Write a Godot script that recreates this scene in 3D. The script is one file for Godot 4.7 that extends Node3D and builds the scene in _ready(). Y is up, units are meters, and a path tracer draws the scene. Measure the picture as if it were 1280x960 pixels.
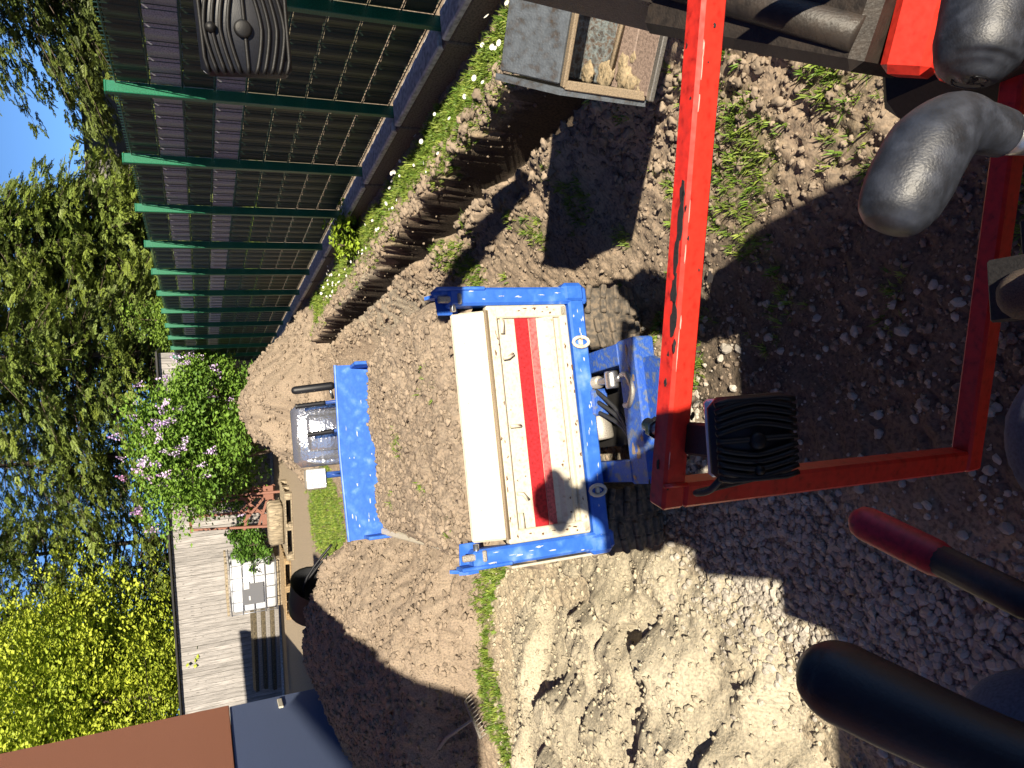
extends Node3D
# Upright directions: x right, y up, the yard recedes along -z. The photograph was taken with the phone turned on its side.

var rng := RandomNumberGenerator.new()
var names := {}
var n_low := FastNoiseLite.new()
var n_mid := FastNoiseLite.new()
var n_fine := FastNoiseLite.new()
var n_cell := FastNoiseLite.new()
var M := {}
var rocks: Array[Mesh] = []
var clods: Array[Mesh] = []

# ------------------------------------------------------------------ helpers
func numbered(called: String) -> String:
	if not names.has(called):
		names[called] = 0
		return called
	names[called] += 1
	return "%s_%03d" % [called, names[called]]

func tag(o: Node3D, label := "", category := "", group := "", kind := "") -> Node3D:
	if label != "": o.set_meta("label", label)
	if category != "": o.set_meta("category", category)
	if group != "": o.set_meta("group", group)
	if kind != "": o.set_meta("kind", kind)
	return o

func thing(called: String, label: String, category: String, at := Vector3.ZERO, turn := 0.0, group := "") -> Node3D:
	var o := Node3D.new()
	o.name = numbered(called)
	o.position = at
	o.rotation.y = turn
	add_child(o)
	return tag(o, label, category, group)

func surf(smooth := false) -> SurfaceTool:
	var st := SurfaceTool.new()
	st.begin(Mesh.PRIMITIVE_TRIANGLES)
	st.set_smooth_group(0 if smooth else -1)
	return st

func put(called: String, mesh: Mesh, material: Material, parent: Node3D = self) -> MeshInstance3D:
	var o := MeshInstance3D.new()
	o.name = numbered(called) if parent == self else called
	o.mesh = mesh
	o.material_override = material
	parent.add_child(o, true)
	return o

func obj(called: String, st: SurfaceTool, material: Material, parent: Node3D = self) -> MeshInstance3D:
	st.generate_normals()
	return put(called, st.commit(), material, parent)

func multi(called: String, mesh: Mesh, material: Material, list: Array, colors: Array, parent: Node3D = self) -> MultiMeshInstance3D:
	var mm := MultiMesh.new()
	mm.transform_format = MultiMesh.TRANSFORM_3D
	mm.use_colors = colors.size() > 0
	mm.mesh = mesh
	mm.instance_count = list.size()
	for i in list.size():
		mm.set_instance_transform(i, list[i])
		if colors.size() > 0: mm.set_instance_color(i, colors[i])
	var o := MultiMeshInstance3D.new()
	o.name = numbered(called) if parent == self else called
	o.multimesh = mm
	o.material_override = material
	parent.add_child(o, true)
	o.set_meta("kind", "stuff")
	return o

func poly(st: SurfaceTool, p: Array, out: Vector3) -> void:
	var n := Plane(p[0], p[1], p[2]).normal
	var flip := n.dot(out) < 0.0
	for k in range(1, p.size() - 1):
		st.add_vertex(p[0])
		st.add_vertex(p[k + 1] if flip else p[k])
		st.add_vertex(p[k] if flip else p[k + 1])

func box(st: SurfaceTool, c: Vector3, size: Vector3, b := Basis.IDENTITY, bev := 0.004) -> void:
	var h := size * 0.5
	bev = minf(bev, minf(h.x, minf(h.y, h.z)) * 0.9)
	var pt := func(s: Vector3, ax: int) -> Vector3:   # the corner of face ax
		var v := Vector3(s.x * h.x, s.y * h.y, s.z * h.z)
		for k in 3:
			if k != ax: v[k] -= s[k] * bev
		return c + b * v
	for ax in 3:
		var u := (ax + 1) % 3
		var w := (ax + 2) % 3
		for s in [-1.0, 1.0]:
			var q := []
			for t in [[-1.0, -1.0], [1.0, -1.0], [1.0, 1.0], [-1.0, 1.0]]:
				var sv := Vector3.ZERO
				sv[ax] = s; sv[u] = t[0]; sv[w] = t[1]
				q.append(pt.call(sv, ax))
			var o := Vector3.ZERO
			o[ax] = s
			poly(st, q, b * o)
		for s in [-1.0, 1.0]:
			for t in [-1.0, 1.0]:
				var a := Vector3.ZERO
				a[u] = s; a[w] = t
				var a0 := a; a0[ax] = -1.0
				var a1 := a; a1[ax] = 1.0
				poly(st, [pt.call(a0, u), pt.call(a1, u), pt.call(a1, w), pt.call(a0, w)], b * a)
	for sx in [-1.0, 1.0]:
		for sy in [-1.0, 1.0]:
			for sz in [-1.0, 1.0]:
				var s := Vector3(sx, sy, sz)
				poly(st, [pt.call(s, 0), pt.call(s, 1), pt.call(s, 2)], b * s)

# a box between two points: width along side, height along the third axis
func bar(st: SurfaceTool, a: Vector3, z: Vector3, w: float, h: float, side := Vector3.RIGHT, bev := 0.004) -> void:
	var d := (z - a)
	var l := d.length()
	d = d / l
	var sd := (side - d * side.dot(d)).normalized()
	var t := d.cross(sd)
	box(st, (a + z) * 0.5, Vector3(w, h, l), Basis(sd, t, d) if sd.cross(t).dot(d) > 0 else Basis(sd, -t, d), bev)

func tube(st: SurfaceTool, pts: Array, rad, seg := 10, caps := true) -> void:
	var n := pts.size()
	var side := Vector3.ZERO
	var rings := []
	for i in n:
		var d: Vector3 = (pts[mini(i + 1, n - 1)] - pts[maxi(i - 1, 0)]).normalized()
		if side == Vector3.ZERO:
			side = d.cross(Vector3.UP if absf(d.y) < 0.9 else Vector3.RIGHT).normalized()
		side = (side - d * side.dot(d)).normalized()
		var up := d.cross(side)
		var r: float = rad[i] if rad is Array else rad
		var ring := []
		for k in seg:
			var a := TAU * k / seg
			ring.append(pts[i] + (side * cos(a) + up * sin(a)) * r)
		rings.append(ring)
	for i in n - 1:
		for k in seg:
			var k2 := (k + 1) % seg
			poly(st, [rings[i][k], rings[i][k2], rings[i + 1][k2], rings[i + 1][k]], (rings[i][k] + rings[i + 1][k2]) * 0.5 - (pts[i] + pts[i + 1]) * 0.5)
	if caps:
		poly(st, rings[0], pts[0] - pts[1])
		poly(st, rings[n - 1], pts[n - 1] - pts[n - 2])

# smooth curve through points, with radii
func limb(st: SurfaceTool, pts: Array, rad: Array, seg := 16, steps := 6) -> void:
	var p := []
	var r := []
	var n := pts.size()
	for i in n - 1:
		for k in steps:
			var t := float(k) / steps
			p.append(pts[i].cubic_interpolate(pts[i + 1], pts[maxi(i - 1, 0)], pts[mini(i + 2, n - 1)], t))
			r.append(lerpf(rad[i], rad[i + 1], t))
	p.append(pts[n - 1]); r.append(rad[n - 1])
	tube(st, p, r, seg)

# rounded ends for a limb
func capsule_pts(a: Vector3, z: Vector3, r0: float, r1: float) -> Array:
	var d := (z - a).normalized()
	return [[a - d * r0, a - d * r0 * 0.87, a - d * r0 * 0.5, a, z, z + d * r1 * 0.5, z + d * r1 * 0.87, z + d * r1], [r0 * 0.05, r0 * 0.5, r0 * 0.87, r0, r1, r1 * 0.87, r1 * 0.5, r1 * 0.05]]

func lathe(st: SurfaceTool, o: Vector3, axis: Vector3, prof: Array, seg := 20) -> void:
	var s := axis.cross(Vector3.UP if absf(axis.y) < 0.9 else Vector3.RIGHT).normalized()
	var u := axis.cross(s)
	for i in prof.size() - 1:
		var a: Vector2 = prof[i]
		var b: Vector2 = prof[i + 1]
		for k in seg:
			var t0 := TAU * k / seg
			var t1 := TAU * (k + 1) / seg
			var d0 := s * cos(t0) + u * sin(t0)
			var d1 := s * cos(t1) + u * sin(t1)
			var mid := (d0 + d1) * (b.y - a.y) - axis * (b.x - a.x) * 2.0
			var q := [o + axis * a.y + d0 * a.x, o + axis * a.y + d1 * a.x, o + axis * b.y + d1 * b.x, o + axis * b.y + d0 * b.x]
			if a.x < 0.0005: q.remove_at(0)
			elif b.x < 0.0005: q.remove_at(3)
			poly(st, q, mid if mid.length() > 1e-6 else d0)

func prism(st: SurfaceTool, pts: PackedVector2Array, o: Vector3, ux: Vector3, uy: Vector3, depth: float) -> void:
	var nz := ux.cross(uy).normalized()
	var tris := Geometry2D.triangulate_polygon(pts)
	var at := func(k: int, z: float) -> Vector3: return o + ux * pts[k].x + uy * pts[k].y + nz * z
	for i in range(0, tris.size(), 3):
		poly(st, [at.call(tris[i], depth), at.call(tris[i + 1], depth), at.call(tris[i + 2], depth)], nz)
		poly(st, [at.call(tris[i], 0.0), at.call(tris[i + 1], 0.0), at.call(tris[i + 2], 0.0)], -nz)
	var cw := Geometry2D.is_polygon_clockwise(pts)
	for k in pts.size():
		var k2 := (k + 1) % pts.size()
		var e := pts[k2] - pts[k]
		var on := (ux * e.y - uy * e.x) * (-1.0 if cw else 1.0)
		poly(st, [at.call(k, 0.0), at.call(k2, 0.0), at.call(k2, depth), at.call(k, depth)], on)

func sst(a: float, b: float, x: float) -> float:
	var t := clampf((x - a) / (b - a), 0.0, 1.0)
	return t * t * (3.0 - 2.0 * t)

func noise(s: int, f: float, oct := 3, kind := FastNoiseLite.TYPE_SIMPLEX_SMOOTH) -> FastNoiseLite:
	var n := FastNoiseLite.new()
	n.seed = s
	n.frequency = f
	n.noise_type = kind
	n.fractal_type = FastNoiseLite.FRACTAL_FBM if oct > 1 else FastNoiseLite.FRACTAL_NONE
	n.fractal_octaves = oct
	return n

# ------------------------------------------------------------------ textures and materials
func tone_tex(s: int, f: float, stops: Array, size := 512, oct := 4, kind := FastNoiseLite.TYPE_SIMPLEX_SMOOTH) -> ImageTexture:
	var im := noise(s, f, oct, kind).get_seamless_image(size, size)
	im.convert(Image.FORMAT_L8)
	var lut: Array[Color] = []
	for v in 256:
		var t := v / 255.0
		var c: Color = stops[0][1]
		for k in stops.size() - 1:
			if t >= stops[k][0]:
				c = stops[k][1].lerp(stops[k + 1][1], clampf((t - stops[k][0]) / maxf(stops[k + 1][0] - stops[k][0], 0.001), 0, 1))
		lut.append(c)
	var data := im.get_data()
	var o := PackedByteArray()
	o.resize(size * size * 3)
	for i in data.size():
		var c := lut[data[i]]
		o[i * 3] = int(c.r * 255); o[i * 3 + 1] = int(c.g * 255); o[i * 3 + 2] = int(c.b * 255)
	return ImageTexture.create_from_image(Image.create_from_data(size, size, false, Image.FORMAT_RGB8, o))

func bump_tex(s: int, f: float, strength := 4.0, size := 512, oct := 5, kind := FastNoiseLite.TYPE_SIMPLEX_SMOOTH) -> ImageTexture:
	var im := noise(s, f, oct, kind).get_seamless_image(size, size)
	im.convert(Image.FORMAT_RGBA8)
	im.bump_map_to_normal_map(strength)
	return ImageTexture.create_from_image(im)

func g(v: float) -> Color: return Color(v, v, v)

# albedo given in linear light
func mat(r: float, gr: float, b: float, rough := 0.7, metal := 0.0) -> StandardMaterial3D:
	var m := StandardMaterial3D.new()
	m.albedo_color = Color(r, gr, b).linear_to_srgb()
	m.roughness = rough
	m.metallic = metal
	return m

func tri(m: StandardMaterial3D, scale: float, tex: Texture2D = null, nrm: Texture2D = null, ns := 1.0, world := false) -> StandardMaterial3D:
	m.uv1_triplanar = true
	m.uv1_world_triplanar = world
	m.uv1_scale = Vector3.ONE * scale
	if tex: m.albedo_texture = tex
	if nrm:
		m.normal_enabled = true
		m.normal_texture = nrm
		m.normal_scale = ns
	return m

func vcol(m: StandardMaterial3D) -> StandardMaterial3D:
	m.vertex_color_use_as_albedo = true
	return m

func make_materials() -> void:
	var speck := tone_tex(3, 0.045, [[0.0, g(0.62)], [0.4, g(0.85)], [0.6, g(0.97)], [1.0, g(1.0)]], 512, 5)
	var earth := tone_tex(4, 0.03, [[0.0, g(0.55)], [0.38, g(0.8)], [0.55, g(0.95)], [0.75, Color(1, 0.98, 0.95)], [1.0, g(1.0)]], 1024, 6)
	var earth_n := bump_tex(5, 0.05, 4.5, 1024, 6)
	var grit_n := bump_tex(6, 0.09, 5.0, 512, 4)
	var soft_n := bump_tex(7, 0.02, 3.0, 512, 3)
	var crinkle_n := bump_tex(8, 0.018, 9.0, 512, 3, FastNoiseLite.TYPE_CELLULAR)
	M.ground = vcol(tri(mat(1, 1, 1, 0.95), 1.3, earth, earth_n, 1.0, true))
	M.soil = vcol(tri(mat(1, 1, 1, 0.95), 1.6, earth, earth_n, 1.1, true))
	M.clod = vcol(tri(mat(1, 1, 1, 0.95), 6.0, earth, earth_n, 0.8))
	M.stone = vcol(tri(mat(1, 1, 1, 0.85), 7.0, speck, grit_n, 0.5))
	# paints
	var blue_wear := tone_tex(11, 0.005, [[0.0, Color(0.5, 0.62, 0.86)], [0.2, Color(0.32, 0.5, 0.84)], [0.36, Color(0.2, 0.42, 0.8)], [0.6, Color(0.16, 0.38, 0.78)], [0.75, Color(0.2, 0.42, 0.8)], [0.9, Color(0.34, 0.52, 0.84)], [1.0, Color(0.75, 0.8, 0.86)]], 1024, 7)
	M.blue = tri(mat(0.85, 0.85, 0.85, 0.5), 1.1, blue_wear, soft_n, 0.25)
	M.blue_dirty_shaded = tri(mat(0.8, 0.8, 0.8, 0.65), 1.6, tone_tex(23, 0.008, [[0.0, Color(0.5, 0.47, 0.45)], [0.3, Color(0.34, 0.42, 0.58)], [0.45, Color(0.17, 0.35, 0.7)], [0.62, Color(0.15, 0.34, 0.72)], [0.8, Color(0.26, 0.4, 0.66)], [1.0, Color(0.5, 0.5, 0.5)]], 1024, 7), grit_n, 0.35)  # dirt blotches, plus a darker blue painting in the chassis shadow
	var cream_wear := tone_tex(12, 0.02, [[0.0, Color(0.36, 0.25, 0.17)], [0.1, Color(0.55, 0.42, 0.32)], [0.15, Color(0.86, 0.82, 0.74)], [0.5, Color(0.93, 0.91, 0.86)], [0.85, Color(0.9, 0.87, 0.8)], [0.97, Color(0.8, 0.7, 0.6)], [1.0, Color(0.4, 0.3, 0.25)]], 1024, 6)
	M.cream = tri(mat(0.66, 0.645, 0.6, 0.5), 1.3, cream_wear, soft_n, 0.2)
	M.stripe_red = tri(mat(0.5, 0.018, 0.025, 0.45), 2.0, speck)
	M.stripe_pink = tri(mat(0.62, 0.13, 0.13, 0.5), 2.0, speck)
	M.red = tri(mat(0.62, 0.03, 0.018, 0.38), 2.6, tone_tex(13, 0.016, [[0.0, Color(0.55, 0.5, 0.5)], [0.14, Color(0.75, 0.73, 0.73)], [0.3, g(0.9)], [0.6, g(0.98)], [0.85, Color(1, 0.98, 0.96)], [1.0, Color(0.95, 1, 1)]], 1024, 6), soft_n, 0.35)
	M.scuff = tri(mat(0.02, 0.018, 0.02, 0.7), 8.0, speck)
	M.rust = tri(mat(0.13, 0.06, 0.03, 0.85), 9.0, speck)
	M.bare = tri(mat(0.5, 0.55, 0.66, 0.5), 9.0, speck)
	M.dirt = tri(mat(0.3, 0.235, 0.17, 0.95), 9.0, earth)
	M.weld = mat(0.75, 0.35, 0.3, 0.6)
	M.rubber = tri(mat(0.021, 0.023, 0.028, 0.62), 5.0, tone_tex(14, 0.02, [[0.0, g(0.6)], [0.5, g(0.85)], [0.8, g(1.0)], [1.0, g(1.0)]], 512, 5), grit_n, 0.18)
	M.grip = tri(mat(0.036, 0.041, 0.056, 0.48), 9.0, tone_tex(15, 0.012, [[0.0, Color(0.55, 0.5, 0.46)], [0.3, g(0.6)], [0.5, g(0.75)], [0.75, g(0.95)], [1.0, Color(1, 1, 0.97)]], 512, 5), grit_n, 0.22)
	M.tyre = tri(mat(0.17, 0.15, 0.128, 0.9), 2.5, tone_tex(16, 0.02, [[0.0, g(0.5)], [0.4, g(0.7)], [0.7, Color(1, 0.95, 0.88)], [1.0, Color(1, 0.93, 0.84)]], 512, 5), grit_n, 0.5)
	M.steel = tri(mat(0.5, 0.5, 0.5, 0.35, 0.9), 6.0, speck, grit_n, 0.15)
	M.dull = tri(mat(0.42, 0.39, 0.34, 0.5, 0.4), 6.0, speck, grit_n, 0.3)
	M.dark = tri(mat(0.018, 0.017, 0.017, 0.6), 5.0, speck, grit_n, 0.2)
	M.black = tri(mat(0.007, 0.008, 0.012, 0.5), 7.0, speck, grit_n, 0.15)
	M.sink = tri(mat(0.008, 0.0082, 0.009, 0.55, 0.1), 8.0, tone_tex(17, 0.02, [[0.0, g(0.5)], [0.6, g(0.7)], [0.75, Color(1, 0.9, 0.75)], [1.0, Color(1, 0.9, 0.75)]], 256, 4), grit_n, 0.2)
	M.lens = tri(mat(0.75, 0.78, 0.8, 0.15, 0.3), 12.0, null, grit_n, 0.8)
	M.silver = tri(mat(0.55, 0.56, 0.6, 0.16, 0.85), 5.0, null, crinkle_n, 1.0)
	M.rod = tri(mat(0.03, 0.085, 0.33, 0.4), 5.0, speck)
	M.boom = tri(mat(0.035, 0.028, 0.023, 0.55), 3.0, tone_tex(18, 0.02, [[0.0, g(0.55)], [0.5, g(0.9)], [1.0, Color(1, 0.95, 0.9)]], 512, 5), grit_n, 0.3)
	M.bucket = tri(mat(0.13, 0.15, 0.175, 0.5, 0.25), 2.2, tone_tex(19, 0.018, [[0.0, Color(0.75, 0.55, 0.4)], [0.25, Color(0.7, 0.62, 0.55)], [0.35, g(0.8)], [0.6, g(0.92)], [1.0, g(1.0)]], 512, 6), grit_n, 0.4)
	M.bucket_in = tri(mat(0.34, 0.34, 0.34, 0.6, 0.1), 3.0, tone_tex(20, 0.02, [[0.0, Color(0.3, 0.25, 0.22)], [0.35, Color(0.42, 0.38, 0.36)], [0.45, Color(0.62, 0.68, 0.7)], [0.6, Color(0.72, 0.77, 0.78)], [0.7, Color(0.55, 0.42, 0.33)], [1.0, Color(0.6, 0.5, 0.4)]], 512, 6), grit_n, 0.5)
	M.bucket_floor = tri(mat(0.27, 0.2, 0.165, 0.62), 3.0, speck, grit_n, 0.5)
	M.edge = tri(mat(0.3, 0.235, 0.16, 0.7, 0.2), 6.0, earth, grit_n, 0.8)
	M.bright_edge = tri(mat(0.5, 0.48, 0.45, 0.35, 0.8), 6.0, speck, grit_n, 0.3)
	# fence
	M.post = tri(mat(0.008, 0.15, 0.075, 0.4), 4.0, speck)
	M.wire = mat(0.012, 0.04, 0.028, 0.5)
	M.strip_dark = tri(mat(0.022, 0.046, 0.032, 0.5), 3.0, speck)
	M.strip_grey = tri(mat(0.36, 0.36, 0.4, 0.5), 3.0, speck)
	M.concrete = tri(mat(0.74, 0.73, 0.72, 0.85), 1.6, tone_tex(21, 0.02, [[0.0, g(0.55)], [0.3, g(0.78)], [0.6, g(0.92)], [1.0, g(1.0)]], 512, 6), earth_n, 0.35)
	M.kerb_base = tri(mat(0.2, 0.165, 0.13, 0.95), 1.6, earth, earth_n, 0.8)
	# weathered boards
	M.boards = []
	var grain := FastNoiseLite.new()
	for k in 5:
		var im := Image.create(128, 512, false, Image.FORMAT_RGB8)
		grain.seed = 40 + k
		grain.frequency = 0.02
		for y in 512:
			for x in 128:
				var w := 0.5 + 0.5 * grain.get_noise_2d(x * 9.0, y * 0.35)
				var w2 := 0.5 + 0.5 * grain.get_noise_2d(x * 26.0 + 90, y * 0.6)
				var v := clampf(0.3 + 0.6 * w + 0.35 * (w2 - 0.3), 0, 1)
				var kn := grain.get_noise_2d(x * 2.2 + 500, y * 1.1)
				if kn > 0.52: v *= 0.55
				im.set_pixel(x, y, Color(v, v * 0.975, v * 0.95))
		var t := [0.68, 0.6, 0.74, 0.53, 0.64][k] as float
		var m := mat(t * 0.98, t * 0.98, t, 0.85)
		m.albedo_texture = ImageTexture.create_from_image(im)
		m.uv1_triplanar = true
		m.uv1_scale = Vector3(4.0, 0.42, 4.0)
		m.uv1_offset = Vector3(k * 0.37, k * 0.21, k * 0.4)
		M.boards.append(m)
	M.plank_old = tri(mat(0.2, 0.17, 0.11, 0.85), 1.0, M.boards[1].albedo_texture)
	M.plank_new = tri(mat(0.62, 0.46, 0.26, 0.8), 1.2, M.boards[0].albedo_texture)
	M.pallet = tri(mat(0.62, 0.54, 0.4, 0.85), 1.2, M.boards[2].albedo_texture)
	M.rail = tri(mat(0.26, 0.115, 0.08, 0.7), 3.0, speck, soft_n, 0.2)
	M.render_orange = tri(mat(0.5, 0.2, 0.11, 0.9), 3.0, speck, grit_n, 0.5)
	M.render_blue = tri(mat(0.12, 0.165, 0.3, 0.9), 3.0, speck, grit_n, 0.35)
	M.render_grey = tri(mat(0.3, 0.29, 0.27, 0.95), 0.8, tone_tex(22, 0.12, [[0.0, g(0.45)], [0.5, g(0.8)], [1.0, g(1.0)]], 512, 4), grit_n, 1.0)
	M.roof = tri(mat(0.12, 0.09, 0.08, 0.8), 2.0, speck)
	M.white = tri(mat(0.72, 0.73, 0.75, 0.5), 3.0, speck)
	M.tank = tri(mat(0.74, 0.77, 0.82, 0.4), 1.5, speck)
	M.cage = mat(0.32, 0.33, 0.36, 0.4, 0.7)
	M.bark = tri(mat(0.1, 0.075, 0.055, 0.9), 3.0, earth, earth_n, 1.0)
	M.denim = tri(mat(0.075, 0.085, 0.12, 0.9), 10.0, speck, grit_n, 0.5)
	M.jacket = tri(mat(0.08, 0.085, 0.1, 0.9), 8.0, speck, grit_n, 0.5)
	M.skin = tri(mat(0.5, 0.28, 0.2, 0.55), 6.0, speck)
	M.boot = tri(mat(0.1, 0.075, 0.055, 0.8), 8.0, earth, grit_n, 0.5)
	for k in ["grass", "leaf_conifer", "leaf_maple", "leaf_lilac", "leaf_plant"]:
		var m := vcol(mat(1, 1, 1, 0.6))
		m.backlight_enabled = true
		m.backlight = Color(0.5, 0.6, 0.2)
		m.cull_mode = BaseMaterial3D.CULL_DISABLED
		M[k] = m
	M.leaf_conifer.backlight = Color(0.2, 0.25, 0.08)
	M.petal = vcol(mat(1, 1, 1, 0.7))

# ------------------------------------------------------------------ terrain
func fence_t(x: float, z: float) -> float: return (2.78 + 0.0915 * z - x) / 1.004

func base_h(x: float, z: float) -> float:
	var a := 0.62 * sst(-4.6, -10, z) + 0.04 * sst(-9.5, -15, z)
	var b := 0.54 * sst(2.3, 0.5, fence_t(x, z))
	return a + b - a * b / 0.62

func pw(t: float, k: Array) -> float:   # piecewise linear, k = [[t, v], ...] rising in t
	if t <= k[0][0]: return k[0][1]
	for i in k.size() - 1:
		if t <= k[i + 1][0]: return lerpf(k[i][1], k[i + 1][1], (t - k[i][0]) / (k[i + 1][0] - k[i][0]))
	return k[-1][1]

const TRENCH := [[-12.4, 0.5], [-11.2, 0.64], [-9.7, 0.82], [-8.1, 1.0], [-6.4, 1.22], [-5.1, 1.38], [-4.2, 1.47], [-3.4, 1.52], [-2.0, 1.6]]
const TRENCH_W := [[-12.4, 0.02], [-11.3, 0.1], [-9.7, 0.11], [-8.1, 0.115], [-6.4, 0.12], [-5.1, 0.13], [-4.2, 0.14], [-3.4, 0.15], [-2.2, 0.15], [-1.8, 0.02]]

func grass_amount(x: float, z: float) -> float:
	var t := fence_t(x, z)
	var k := n_mid.get_noise_2d(x * 1.3 + 40, z * 1.3)
	var v := 0.0
	if t > 0.24 and z < -2.5: v = maxf(v, sst(0.24, 0.36, t + 0.1 * k) * sst(0.9, 0.5, t + 0.35 * k) * (0.9 if z > -12 else 0.6))
	# between the soil heap and the sand
	var cx := pw(x, [[-3.6, -5.45], [-2.9, -5.95], [-2.3, -6.2], [-1.7, -6.0], [-1.3, -5.5]])
	if x > -3.7 and x < -1.2: v = maxf(v, sst(0.24, 0.1, absf(z - cx) - 0.05 * k))
	# far lawn patch and path edge
	v = maxf(v, sst(1.15, 0.75, Vector2((x + 1.9) / 0.85, (z + 11.3) / 1.75).length() + 0.35 * k) * 0.95)
	# ragged tufts on the trampled ground in front
	if x > -0.2 and z > -6.0 and z < -1.2 and t > 1.0:
		v = maxf(v, sst(0.12, 0.5, n_mid.get_noise_2d(x * 2.0 + 9, z * 2.0 + 4)) * 0.55 * sst(-0.1, 0.5, x))
	v = maxf(v, 0.6 * sst(0.3, 0.1, Vector2(x - 0.93, z + 2.45).length() + 0.1 * k))
	v = maxf(v, 0.7 * sst(0.2, 0.05, Vector2(x - 0.03, z + 3.05).length() + 0.1 * k))
	v = maxf(v, 0.6 * sst(0.3, 0.1, Vector2(x - 1.06, z + 1.85).length() + 0.1 * k))
	v = maxf(v, 0.5 * sst(0.25, 0.05, Vector2(x - 0.95, z + 5.4).length() + 0.1 * k))
	if z < -20.0 or x > 3.4: v = maxf(v, 0.8)
	return clampf(v, 0, 1)

func sandy(x: float, z: float) -> float:   # pale sand and gravel on the ground
	var k := n_mid.get_noise_2d(x * 1.1, z * 1.1)
	return sst(-0.35, -0.95, x + 0.3 * k) * sst(-6.3, -5.6, z + 0.2 * k) * sst(-6.5, -4.5, x)

func path_amount(x: float, z: float) -> float:
	var k := n_mid.get_noise_2d(x * 0.9 + 7, z * 0.9)
	return sst(-12.4, -13.1, z + 0.6 * k) * sst(-9.5, -8.0, x) * sst(1.2, 0.2, x)

func ground_h(x: float, z: float) -> float:
	var h := base_h(x, z)
	var t := fence_t(x, z)
	if x < -9 or z < -21 or x > 4 or z > 1.0: return h
	var near := sst(-14, -6, z)
	var rough := lerpf(0.018, 0.034, near)
	rough *= 1.0 - 0.75 * path_amount(x, z)
	var calm := sst(-0.25, -0.7, x) * sst(-4.8, -3.9, z)
	rough *= 1.0 - 0.5 * calm
	if z > -12.4 and z < -1.8: rough *= 0.15 + 0.85 * sst(pw(z, TRENCH_W) - 0.02, pw(z, TRENCH_W) + 0.07, absf(x - pw(z, TRENCH)))
	var lump := 1.0 + n_cell.get_noise_2d(x, z)         # 0 at the cell centre
	h += rough * (n_mid.get_noise_2d(x * 2.2, z * 2.2) * 0.7 + (0.5 - lump) * 0.35 + n_fine.get_noise_2d(x, z) * 0.6)
	# the trench, its edges torn
	if z > -12.6 and z < -1.7:
		var xc := pw(z, TRENCH)
		var w := pw(z, TRENCH_W) + 0.02 * n_mid.get_noise_2d(x * 0.6 + 30, z * 0.5)
		var d := absf(x - xc)
		var rag := (0.035 * n_fine.get_noise_2d(x * 0.9, z * 0.6)) * sst(w - 0.02, w + 0.04, d)   # only the upper edge is torn
		var cut := sst(w + 0.05, w - 0.04, d + rag) if x > xc else sst(w + 0.04, w - 0.03, d + 0.4 * rag)
		var bank := 0.09 * sst(0.5, 0.2, d) * sst(0.0, 0.1, w) * (0.7 + 1.2 * n_mid.get_noise_2d(x * 1.7, z * 1.7 + 80))
		h += bank * (1.0 - cut) - 0.36 * cut * sst(0.0, 0.09, w) 
	# tread marks of the machine
	if x > 0.55 and x < 1.1 and z > -2.8 and z < -1.5:
		var inside := sst(0.58, 0.66, x) * sst(1.02, 0.94, x) * sst(-2.7, -2.55, z)
		var ph := fposmod((z + 0.25 * x + 0.012 * n_mid.get_noise_2d(x * 3, z * 3)) / 0.1, 1.0)
		h += inside * clampf(0.7 + 1.2 * n_mid.get_noise_2d(x * 2.0 + 60, z * 2.0), 0, 1) * (0.008 - 0.026 * sst(0.12, 0.02, absf(ph - 0.5) - 0.02))
	# ruts
	h -= 0.035 * sst(0.16, 0.05, absf(x - 0.42 - 0.03 * z)) * sst(-6.5, -5.5, z) * sst(-2.6, -3.2, z)
	return h

func ground_color(x: float, z: float) -> Color:
	var k := 0.5 + 0.5 * n_mid.get_noise_2d(x * 0.8 + 3, z * 0.8)
	var k2 := 0.5 + 0.5 * n_fine.get_noise_2d(x + 50, z)
	var soil := Color(0.265, 0.2, 0.145).lerp(Color(0.41, 0.325, 0.24), k * 0.6 + k2 * 0.4)
	var shade_tint := sst(-3.6, -2.9, z) * sst(-0.75, -0.35, x) * sst(0.95, 0.45, x)  # shade zone of the machine, painted darker into the soil colour
	soil = soil.lerp(Color(0.115, 0.09, 0.068), shade_tint * 0.85)
	var c := soil.lerp(Color(0.42, 0.36, 0.26), sandy(x, z))
	# grey gravel spread next to the sand
	var gv := sst(-0.25, -0.6, x + 0.35 * (z + 2.6)) * sst(-1.5, -1.0, x + 0.35 * (z + 2.6))
	c = c.lerp(Color(0.32, 0.28, 0.22), gv * 0.9)
	c = c.lerp(Color(0.40, 0.325, 0.235), path_amount(x, z) * 0.85)
	c = c.lerp(Color(0.11, 0.12, 0.04), grass_amount(x, z) * 0.6)
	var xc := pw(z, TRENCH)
	if z > -12.0 and absf(x - xc) < pw(z, TRENCH_W) + 0.03: c = c.lerp(Color(0.07, 0.05, 0.034), 0.9)  # shade of the trench put into the soil colour
	return c

func lines(parts: Array) -> PackedFloat32Array:   # [[from, to, step], ...]
	var o := PackedFloat32Array()
	for p in parts:
		var n := maxi(1, roundi((p[1] - p[0]) / p[2]))
		for i in n: o.append(lerpf(p[0], p[1], float(i) / n))
	o.append(parts[-1][1])
	return o

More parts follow.
